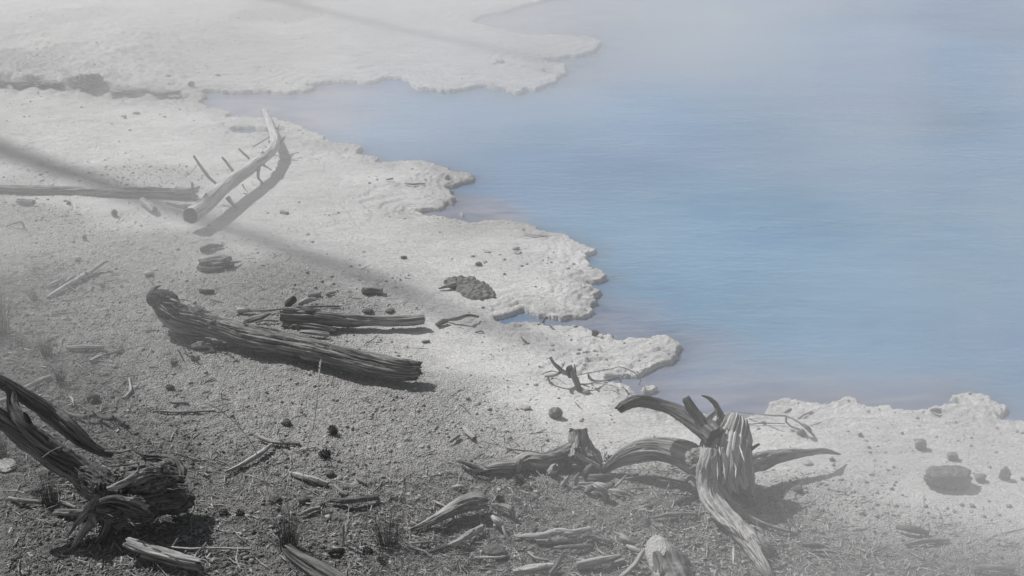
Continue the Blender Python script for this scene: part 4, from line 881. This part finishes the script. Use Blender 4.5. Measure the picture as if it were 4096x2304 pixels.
R(1978,258,14,8, M_ROCKL, 'tiny lump left of the pale round lump on the far ledge')
for u, v, w, h, lab in ((360,368,130,58,'largest dark boulder of the far bank, standing above the rest'), (205,360,150,26,'long low dark rock of the far bank left of its largest boulder'), (80,356,120,24,'low dark rock of the far bank near the left edge'),
                        (520,382,170,26,'flat topped dark block right of the bank largest boulder'), (650,386,140,20,'low eroded block near the right end of the far bank'), (5,350,60,28,'dark stone of the far bank cut by the left edge')):
    R(u, v, w, h, M_BANK, lab, name='boulder', cat='boulder', group='boulders along the far bank', sub=5, rough=.6, sink=.3, dy=.4, block=.2)
for u, v, w, h, lab in ((545,460,30,10,'wet stone in the grey damp flat at upper left'), (495,470,20,8,'tiny wet stone left in the grey damp flat'), (658,472,16,6,'tiny wet stone right in the grey damp flat'), (700,402,60,14,'flat ledge lump under the bank end')):
    R(u, v, w, h, M_ROCK, lab)

# dark gravel mound on the crust
mp = outline([(1768,1112),(1790,1096),(1840,1088),(1900,1090),(1940,1110),(1980,1150),(1970,1162),(1925,1172),(1880,1170),(1840,1152),(1795,1132)], .07)
mx0, my0 = mp.min(0) - .02; mx1, my1 = mp.max(0) + .02
GXm, GYm = np.meshgrid(np.arange(mx0, mx1, .006), np.arange(my0, my1, .006), indexing='ij')
sd = sdist(mp, GXm, GYm) + .03 * fbm2(GXm, GYm, 12, 3, 3)
ii, jj = hzv(GXm, GYm)
mz = Z[ii, jj] + np.where(sd > 0, .03 * (1 - np.exp(-np.clip(sd, 0, None) / .09)) + .024 * np.clip(.8 - worley(GXm, GYm, 32, 8), 0, 1) + .008 * fbm2(GXm, GYm, 20, 3, 4), -.02)
q = grid_quads(*GXm.shape); okm = (sd.ravel()[q] > -.01).any(1)
o = link('gravel_mound', mesh_from('gravel_mound', np.stack([GXm, GYm, mz], -1).reshape(-1, 3), q[okm]), M_MOUND)
o['label'] = 'low mound of dark gravel standing out on the white crust'; o['category'] = 'gravel mound'

# ================================================================== PINE CONES
def cone(u, v, w, label, tilt, sepscales=False, dark=1, seed=0, open_=1.0):
    p, k = P(u, v); S = w * k / F_PX * .5
    t = thing('pine_cone', label, 'pine cone', p, 'pine cones on the ground')
    t.rotation_euler = tilt
    Vc, Tc = ico(2); core = link('core', mesh_from('core', Vc * np.array([.5, .5, .8]) * S + np.array([0, 0, S * .8]), None, Tc), M_CONE, t)
    # one scale: a thick little spoon
    sv = np.array([(0,-.12,0),(0,.12,0),(.35,-.2,.10),(.35,.2,.10),(.62,-.14,.22),(.62,.14,.22),(.70,0,.30),(.35,0,.02),(.62,0,.12)]) * S * open_
    stt = np.array([(0,2,3),(0,3,1),(2,4,5),(2,5,3),(4,6,5),(0,7,2),(1,3,7),(0,1,7),(2,7,8),(2,8,4),(3,5,8),(3,8,7),(4,8,6),(5,6,8)])
    sme = mesh_from('scale', sv, None, stt, smooth=False); sme.materials.append(M_CONE)
    rr = random.Random(seed + 5); VV = []; TT = []; N = 46
    for i in range(N):
        f = (i + .5) / N; a = i * 2.39996; z = S * (.12 + 1.42 * f); rad = S * .40 * math.sin(math.pi * (.16 + .80 * f)); sc = (1.0 - .45 * f) * rr.uniform(.85, 1.1); el = -.25 + 1.0 * f
        from mathutils import Matrix
        Mx = Matrix.Translation((math.cos(a) * rad, math.sin(a) * rad, z)) @ Matrix.Rotation(a, 4, 'Z') @ Matrix.Rotation(-el, 4, 'Y') @ Matrix.Scale(sc, 4)
        if sepscales:
            so = bpy.data.objects.new('scale', sme); COL.objects.link(so); so.parent = t; so.matrix_local = Mx
        else:
            m_ = np.array(Mx); VV.append(sv @ m_[:3, :3].T + m_[:3, 3]); TT.append(stt + 9 * i)
    if not sepscales:
        link('scales', mesh_from('scales', np.vstack(VV), None, np.vstack(TT), smooth=False), M_CONE, t, kind='stuff')
    return t
cone(1328,1736,52, 'open pine cone standing above the darker one, centre left', (.5, .3, 0), True, seed=1)
cone(1288,1822,56, 'dark pine cone at the end of the forked stick', (.9, .6, .5), True, seed=2)
cone(668,1556,46, 'closed round pine cone below the small grass tuft in front of the long log', (1.2, .2, 1), seed=3, open_=.7)
cone(2078,1926,52, 'dark pine cone leaning under the stump root', (.7, -.4, .2), True, seed=4)
cone(2434,1852,52, 'pine cone at the left tip of the arched root', (.6, .4, 0), True, seed=5)
cone(458,866,36, 'round pine cone below the fallen log at upper left', (.4, .2, 0), seed=6, open_=.8)
cone(270,818,24, 'small pine cone tight under the fallen log', (.4, .9, 0), seed=7, open_=.8)
cone(878,2066,44, 'worn pine cone right of the front left stump, left of two', (1.1, .3, 2), seed=8)
cone(950,2056,40, 'worn pine cone right of the front left stump, right of two', (1.3, .1, 1), seed=9)
cone(1455,2205,46, 'crushed pine cone in front of the upright twigs', (1.3, .5, 1), seed=10)
cone(1998,1998,44, 'pine cone above the curled wood strip', (1.2, .3, 0), seed=11)
cone(1868,1985,36, 'pine cone half hidden behind the driftwood wedge', (1.2, -.3, 0), seed=12)

# ================================================================== GRASS
def tuft(u, v, hpx, label, nb=110, spread=.5, mat=M_GRASS, seed=0, wmm=1.5, cat='grass tuft', base=.2):
    p, k = P(u, v); H = hpx * k / F_PX / .9; r = np.random.default_rng(seed + 50)
    VV = []; QQ = []
    for i in range(nb):
        a = r.uniform(0, 6.283); sp = abs(r.normal(0, spread)); L = H * r.uniform(.45, 1.05); rb = base * H * math.sqrt(r.uniform(0, 1))
        b = np.array([math.cos(a) * rb, math.sin(a) * rb, -.004]); d = np.array([math.cos(a), math.sin(a), 0]); side = np.array([-d[1], d[0], 0]); rot = r.uniform(0, 3.14)
        side = side * math.cos(rot) + np.array([d[0], d[1], 0]) * math.sin(rot)
        m = 5; off = len(VV)
        for j in range(m + 1):
            f = j / m; lean = sp * f * L * (0.35 + .65 * f); c = b + d * lean + np.array([0, 0, L * f * math.cos(min(sp * f, 1.3) * .7)])
            w = wmm * .001 * (1 - f * .85) * .5
            VV.append(c - side * w); VV.append(c + side * w)
        QQ += [(off + 2 * j, off + 2 * j + 1, off + 2 * j + 3, off + 2 * j + 2) for j in range(m)]
    o = link('grass_tuft', mesh_from('grass_tuft', np.array(VV), np.array(QQ)), mat); o.location = p
    o['label'] = label; o['category'] = cat; o['group'] = 'dark grass tufts'
    return o
tuft(1155,2205,230, 'largest dark grass tuft, growing over the dark log end at the bottom', 230, .42, seed=1, wmm=1.7, base=.13)
tuft(1550,2190,200, 'wide spiky grass tuft at bottom centre, right of the largest', 170, .5, seed=2, wmm=1.6, base=.18)
tuft(200,2015,150, 'dark grass tuft left of the front stump', 190, .42, seed=3, wmm=1.5, base=.18)
tuft(138,1200,62, 'grass tuft left of the forked branch', 80, .5, seed=4, wmm=1.7)
tuft(413,1148,40, 'tiny grass tuft right of the forked branch', 60, .5, seed=5, wmm=1.5)
tuft(190,1428,92, 'hazy grass tuft beyond the thick straight stick', 120, .5, seed=6, wmm=1.7)
tuft(698,1462,52, 'small spiky tuft in front of the long dark log', 80, .6, seed=7, wmm=1.4)
tuft(242,1530,74, 'bushy tuft above the pale stick and the stump arms', 120, .5, seed=8, wmm=1.6)
tuft(500,1540,34, 'faint small tuft left of the closed pine cone', 40, .5, seed=9, wmm=1.2)
tuft(-20,1345,260, 'tall grass clump cut by the left edge, beside the pale soil', 200, .45, seed=10, wmm=2.0)
tuft(-10,1830,160, 'black grass clump cut by the left edge under the stump arms', 150, .5, seed=11, wmm=1.8)
tuft(1105,2175,60, 'thin stray tuft hugging the left of the largest one', 24, .9, seed=12, wmm=1.2)
def stem(pts, label, rad=1.3, head=None, mat=M_STRAW):
    t_ = thing('dry_grass', label, 'dry grass'); t_['kind'] = 'thing'
    limb('stalk', [(u, v, h, rad) for u, v, h in pts], mat, t_, n=6, groove=0, gnarl=0, ds=.02)
    if head:
        u, v, h = pts[-1]; rr = random.Random(int(u))
        for i in range(head):
            f = i * 9; limb('seed', [(u - f * .1, v + f, h - f * .001, .6), (u - f * .1 + rr.uniform(-5, 5), v + f - 7, h - f * .001, 2.2), (u - f * .1 + rr.uniform(-9, 9), v + f - 15, h - f * .001, .5)], mat, t_, n=6, groove=0, gnarl=.1)
stem([(1205,1962,.0),(1231,1787,.15),(1258,1687,.25),(1284,1455,.5)], 'tall dry grass stem with a seed head rising in front of the long log', 1.6, 9)
stem([(1100,2110,.05),(1070,1960,.2),(1020,1800,.35),(961,1718,.42),(867,1631,.5),(811,1612,.52)], 'long dry stem bending left from the largest grass tuft', 1.8)
stem([(352,1742,.0),(354,1680,.07),(356,1620,.12),(372,1604,.14)], 'upright dry stem hooked at the tip behind the knobbly branch', 2.2)
stem([(80,2304,.0),(94,2167,.15),(156,2061,.25),(231,2021,.3)], 'thin dark stem arching in the bottom left corner', 1.8, mat=M_DARK)
stem([(170,1832,.35),(205,1808,.38),(250,1790,.4)], 'pale blade lying across the lower stump arm', 1.6)
stem([(18,1762,.02),(80,1782,.05),(118,1800,.06)], 'pale blade under the stump arms near the left edge', 2)
stem([(1465,2120,.0),(1472,2000,.12),(1462,1880,.25)], 'dry stem rising from the spiky tuft, left one', 1.3, 4)
stem([(1605,2140,.0),(1612,2010,.12),(1614,1880,.25)], 'dry stem rising from the spiky tuft, right one', 1.3, 4)
stem([(1165,2150,.0),(1150,2000,.15),(1160,1900,.27)], 'dry stem rising straight from the largest tuft', 1.3, 5)
stem([(1140,1960,.0),(1135,1850,.1),(1110,1700,.26)], 'faint dry stem between the curved stick and dark round stone', 1.2, 3)

# ================================================================== LITTER (uncountable)
def fsoil(x, y):
    i, j = hzv(x, y); return Z[i, j], A_[i, j], B_[i, j], SDm[i, j], CR[i, j], M3[i, j]
def scatter(n, accept, seed):
    r = np.random.default_rng(seed); xs = []; ys = []
    while sum(map(len, xs)) < n:
        y = 4.02 * (13.8 / 4.02) ** r.random(60000); x = (r.random(60000) * 2 - 1) * (.38 * y + .2)
        z, a, b, sd, c, m = fsoil(x, y); ok = r.random(60000) < accept(x, y, a, b, sd, c, m)
        xs.append(x[ok]); ys.append(y[ok])
    x = np.concatenate(xs)[:n]; y = np.concatenate(ys)[:n]; z = fsoil(x, y)[0]
    return x, y, z, r
def crumbs(name, n, accept, lo, hi, mat, label, seed, cat):
    x, y, z, r = scatter(n, accept, seed); V, T = ico(1); k = len(V)
    sz = lo * (hi / lo) ** (r.random(n) ** 3.6)
    D = V[None] * (1 + .35 * (r.random((n, k, 1)) * 2 - 1)) * (sz[:, None] * np.stack([r.uniform(.7, 1.3, n), r.uniform(.7, 1.3, n), r.uniform(.5, .9, n)], -1))[:, None, :]
    D = D + np.stack([x, y, z + sz * .15], -1)[:, None, :]
    TT = (T[None] + (np.arange(n) * k)[:, None, None]).reshape(-1, 3)
    link(name, mesh_from(name, D.reshape(-1, 3), None, TT, smooth=False), mat, kind='stuff', label=label, category=cat)
blot = lambda x, y, s: sst(-.1, .5, fbm2(x, y, 1.4, 3, s))
crumbs('soil_crumbs', 9000, lambda x, y, a, b, sd, c, m: a * (1 - .6 * b) * (.25 + blot(x, y, 91)) * .8, .0022, .012, M_CRUMB, 'pale grey crumbs of soil scattered over the ground', 1, 'soil crumbs')
crumbs('dark_crumbs', 9000, lambda x, y, a, b, sd, c, m: b * (.2 + blot(x, y, 95)) * .8, .0025, .013, M_CRUMBD, 'dark crumbs of soil scattered over the front ground', 2, 'soil crumbs')
crumbs('crust_grit', 6000, lambda x, y, a, b, sd, c, m: (sd > .02) * (1 - a) * (.05 + .9 * m + .2 * blot(x, y, 99)), .002, .012, M_ROCKL, 'pale grit strewn over the white crust', 3, 'grit')
def needles(name, n, accept, L0, L1, w0, w1, mat, label, seed, cat):
    x, y, z, r = scatter(n, accept, seed)
    a = r.uniform(0, np.pi, n); el = r.normal(.05, .18, n); L = r.uniform(L0, L1, n); w = r.uniform(w0, w1, n)
    d = np.stack([np.cos(a) * np.cos(el), np.sin(a) * np.cos(el), np.sin(el)], -1); s = np.stack([-np.sin(a), np.cos(a), 0 * a], -1); up = np.cross(d, s)
    c = np.stack([x, y, z + w * 1.2 + np.abs(np.sin(el)) * L * .3], -1); V = []
    bend = r.normal(0, .12, n)[:, None] * L[:, None]
    for e in (-.5, 0, .5):
        b = c + d * (e * L)[:, None] + (s * bend if e == 0 else 0)
        for ang in (0, 2.1, 4.2): V.append(b + (s * math.cos(ang) + up * math.sin(ang)) * w[:, None] * (1 if e == 0 else .7))
    V = np.stack(V, 1); q = []
    for seg in (0, 3):
        for j in range(3): q.append((seg + j, seg + (j + 1) % 3, seg + 3 + (j + 1) % 3, seg + 3 + j))
    Q = (np.array(q)[None] + (np.arange(n) * 9)[:, None, None]).reshape(-1, 4)
    link(name, mesh_from(name, V.reshape(-1, 3), Q), mat, kind='stuff', label=label, category=cat)
needles('needle_litter', 15000, lambda x, y, a, b, sd, c, m: b * (.15 + blot(x, y, 101)) * .8 + .05 * a, .012, .055, .0006, .0016, M_NEEDLE, 'fallen pine needles scattered on the dark soil', 11, 'pine needles')
needles('twig_litter', 1700, lambda x, y, a, b, sd, c, m: b * .6 + .08 * a, .03, .13, .0014, .0035, M_GREY2 if 'M_GREY2' in globals() else M_NEEDLE, 'small broken twigs lying about on the dark soil', 12, 'twig litter')
def chips(name, n, accept, mat, label, seed):
    x, y, z, r = scatter(n, accept, seed)
    L = r.uniform(.008, .034, n); W = L * r.uniform(.2, .5, n); a = r.uniform(0, 6.28, n)
    base = np.array([(-1,-.6,0),(1,-.3,0),(.8,.5,0),(-.7,.7,0),(-.9,-.5,.25),(.9,-.3,.3),(.7,.4,.25),(-.6,.6,.3)])
    V = base[None] * np.stack([L, W, W], -1)[:, None] * .5 * (1 + .3 * r.normal(0, 1, (n, 8, 1)).clip(-1, 1))
    tl = r.normal(0, .35, n)[:, None]; V[:, :, 2] += V[:, :, 0] * np.tan(tl)
    ca, sa = np.cos(a)[:, None], np.sin(a)[:, None]
    V = np.stack([V[:, :, 0] * ca - V[:, :, 1] * sa + x[:, None], V[:, :, 0] * sa + V[:, :, 1] * ca + y[:, None], V[:, :, 2] + z[:, None] + .003], -1)
    q = np.array([(0,3,2,1),(4,5,6,7),(0,1,5,4),(1,2,6,5),(2,3,7,6),(3,0,4,7)])
    link(name, mesh_from(name, V.reshape(-1, 3), (q[None] + (np.arange(n) * 8)[:, None, None]).reshape(-1, 4), smooth=False), mat, kind='stuff', label=label, category='wood chips')
M_CHIP = flat_material('pale_wood_chip', .18, .5, sc=60)
chips('wood_chips', 2200, lambda x, y, a, b, sd, c, m: b * (.1 + blot(x, y, 111)) + .04 * a, M_CHIP, 'pale wood chips strewn over the front ground', 21)

# ================================================================== STEAM drifting off the hot water
def steam():
    x0, x1, y0, y1, z0, z1 = -13, 15, 0.5, 25, -1.2, 1.75
    V = [(x, y, z) for x in (x0, x1) for y in (y0, y1) for z in (z0, z1)]
    Q = [(0, 1, 3, 2), (4, 6, 7, 5), (0, 4, 5, 1), (2, 3, 7, 6), (0, 2, 6, 4), (1, 5, 7, 3)]
    t = NT('steam_air'); geo = t.n('ShaderNodeNewGeometry'); Pp = geo.outputs['Position']
    sx = t.n('ShaderNodeSeparateXYZ'); t.l(Pp, sx.inputs[0]); x, y, z = sx.outputs
    def blob(cx, cy_, rx, ry):          # 0 in the middle .. 1 at the rim
        a = t.math('MULTIPLY', t.math('SUBTRACT', x, cx), 1 / rx); b = t.math('MULTIPLY', t.math('SUBTRACT', y, cy_), 1 / ry)
        return t.math('SQRT', t.math('ADD', t.math('MULTIPLY', a, a), t.math('MULTIPLY', b, b)))
    w = t.noise(t.mapv(Pp, (.38, .5, .9)), 1.0, 3, .5)
    w2 = t.noise(t.mapv(Pp, (1.0, .7, 1.6)), 1.1, 2, .5)
    wisps = t.rng(w, .39, .62, .25, 1.75)
    wisps = t.math('MULTIPLY', wisps, t.rng(w2, .35, .65, .7, 1.3))
    d = t.math('MULTIPLY', wisps, STEAM)
    calm = t.rng(blob(-1.25, 3.5, 2.3, 2.3), .40, 1.15, CALM, 1.0)       # nearly clear air over the front left ground
    d = t.math('MULTIPLY', d, calm)
    thick = t.rng(blob(.75, 3.8, 1.25, 1.0), .2, 1.15, 2.6, 1.0)
    d = t.math('MULTIPLY', d, thick)
    d = t.math('MULTIPLY', d, t.rng(blob(-.35, 5.9, 1.7, 1.5), .3, 1.2, .35, 1.0))      # a clearer gap over the crust
    d = t.math('MULTIPLY', d, t.rng(y, 6.5, 11, 1.0, 1.4))
    d = t.math('MULTIPLY', d, t.rng(z, .7, 1.7, 1.0, 0.0))
    pv = t.n('ShaderNodeVolumePrincipled'); pv.inputs['Color'].default_value = (.985, .987, .99, 1); pv.inputs['Anisotropy'].default_value = .25
    t.l(d, pv.inputs['Density']); t.l(pv.outputs[0], t.out.inputs['Volume'])
    t.m.cycles.volume_step_rate = STEP
    link('steam', mesh_from('steam', V, Q, smooth=False), t.m, kind='stuff', label='thin white steam drifting over the pool and the shore', category='steam')
STEAM, CALM, STEP = .165, .02, .2
steam()

# ================================================================== TREES outside the picture that throw the long shadows
def snag(tip_uv, H, label, leanx=0, r0=.11, r1=.035, seed=0, zt=.06):
    x, y, _ = at_z(*tip_uv, zt); L = H / math.tan(SUN_EL); hd = np.array([-.78, .626])
    b = np.array([x, y]) + hd * L
    t_ = thing('dead_tree', label, 'tree', (b[0], b[1], .05), 'dead trees beyond the left edge')
    limb('trunk', [(0, 0, -.2, r0), (0, 0, H * .25, r0 * .9), (.03, 0, H * .5, r0 * .75), (0, .03, H * .75, r0 * .55), (0, 0, H, r1)], M_GREY, t_, world=True, n=16, groove=.05, gnarl=.05, ds=.25)
    rr = random.Random(seed)
    for i in range(14):
        z = H * rr.uniform(.25, .85); a = rr.uniform(0, 6.28); l = rr.uniform(.2, .5)
        limb('branch', [(0, 0, z, .012), (math.cos(a) * l * .6, math.sin(a) * l * .6, z + .05, .009), (math.cos(a) * l, math.sin(a) * l, z + rr.uniform(-.2, .2), .003)], M_GREY, t_, world=True, n=6, ds=.1)
snag((2170,226), 19.0, 'tall bare dead tree beyond the left edge, throwing the far shadow', r0=.17, r1=.055, seed=1)
snag((2330,1410), 19.0, 'tall bare dead tree beyond the left edge, throwing the near shadow', r0=.19, r1=.03, seed=2)
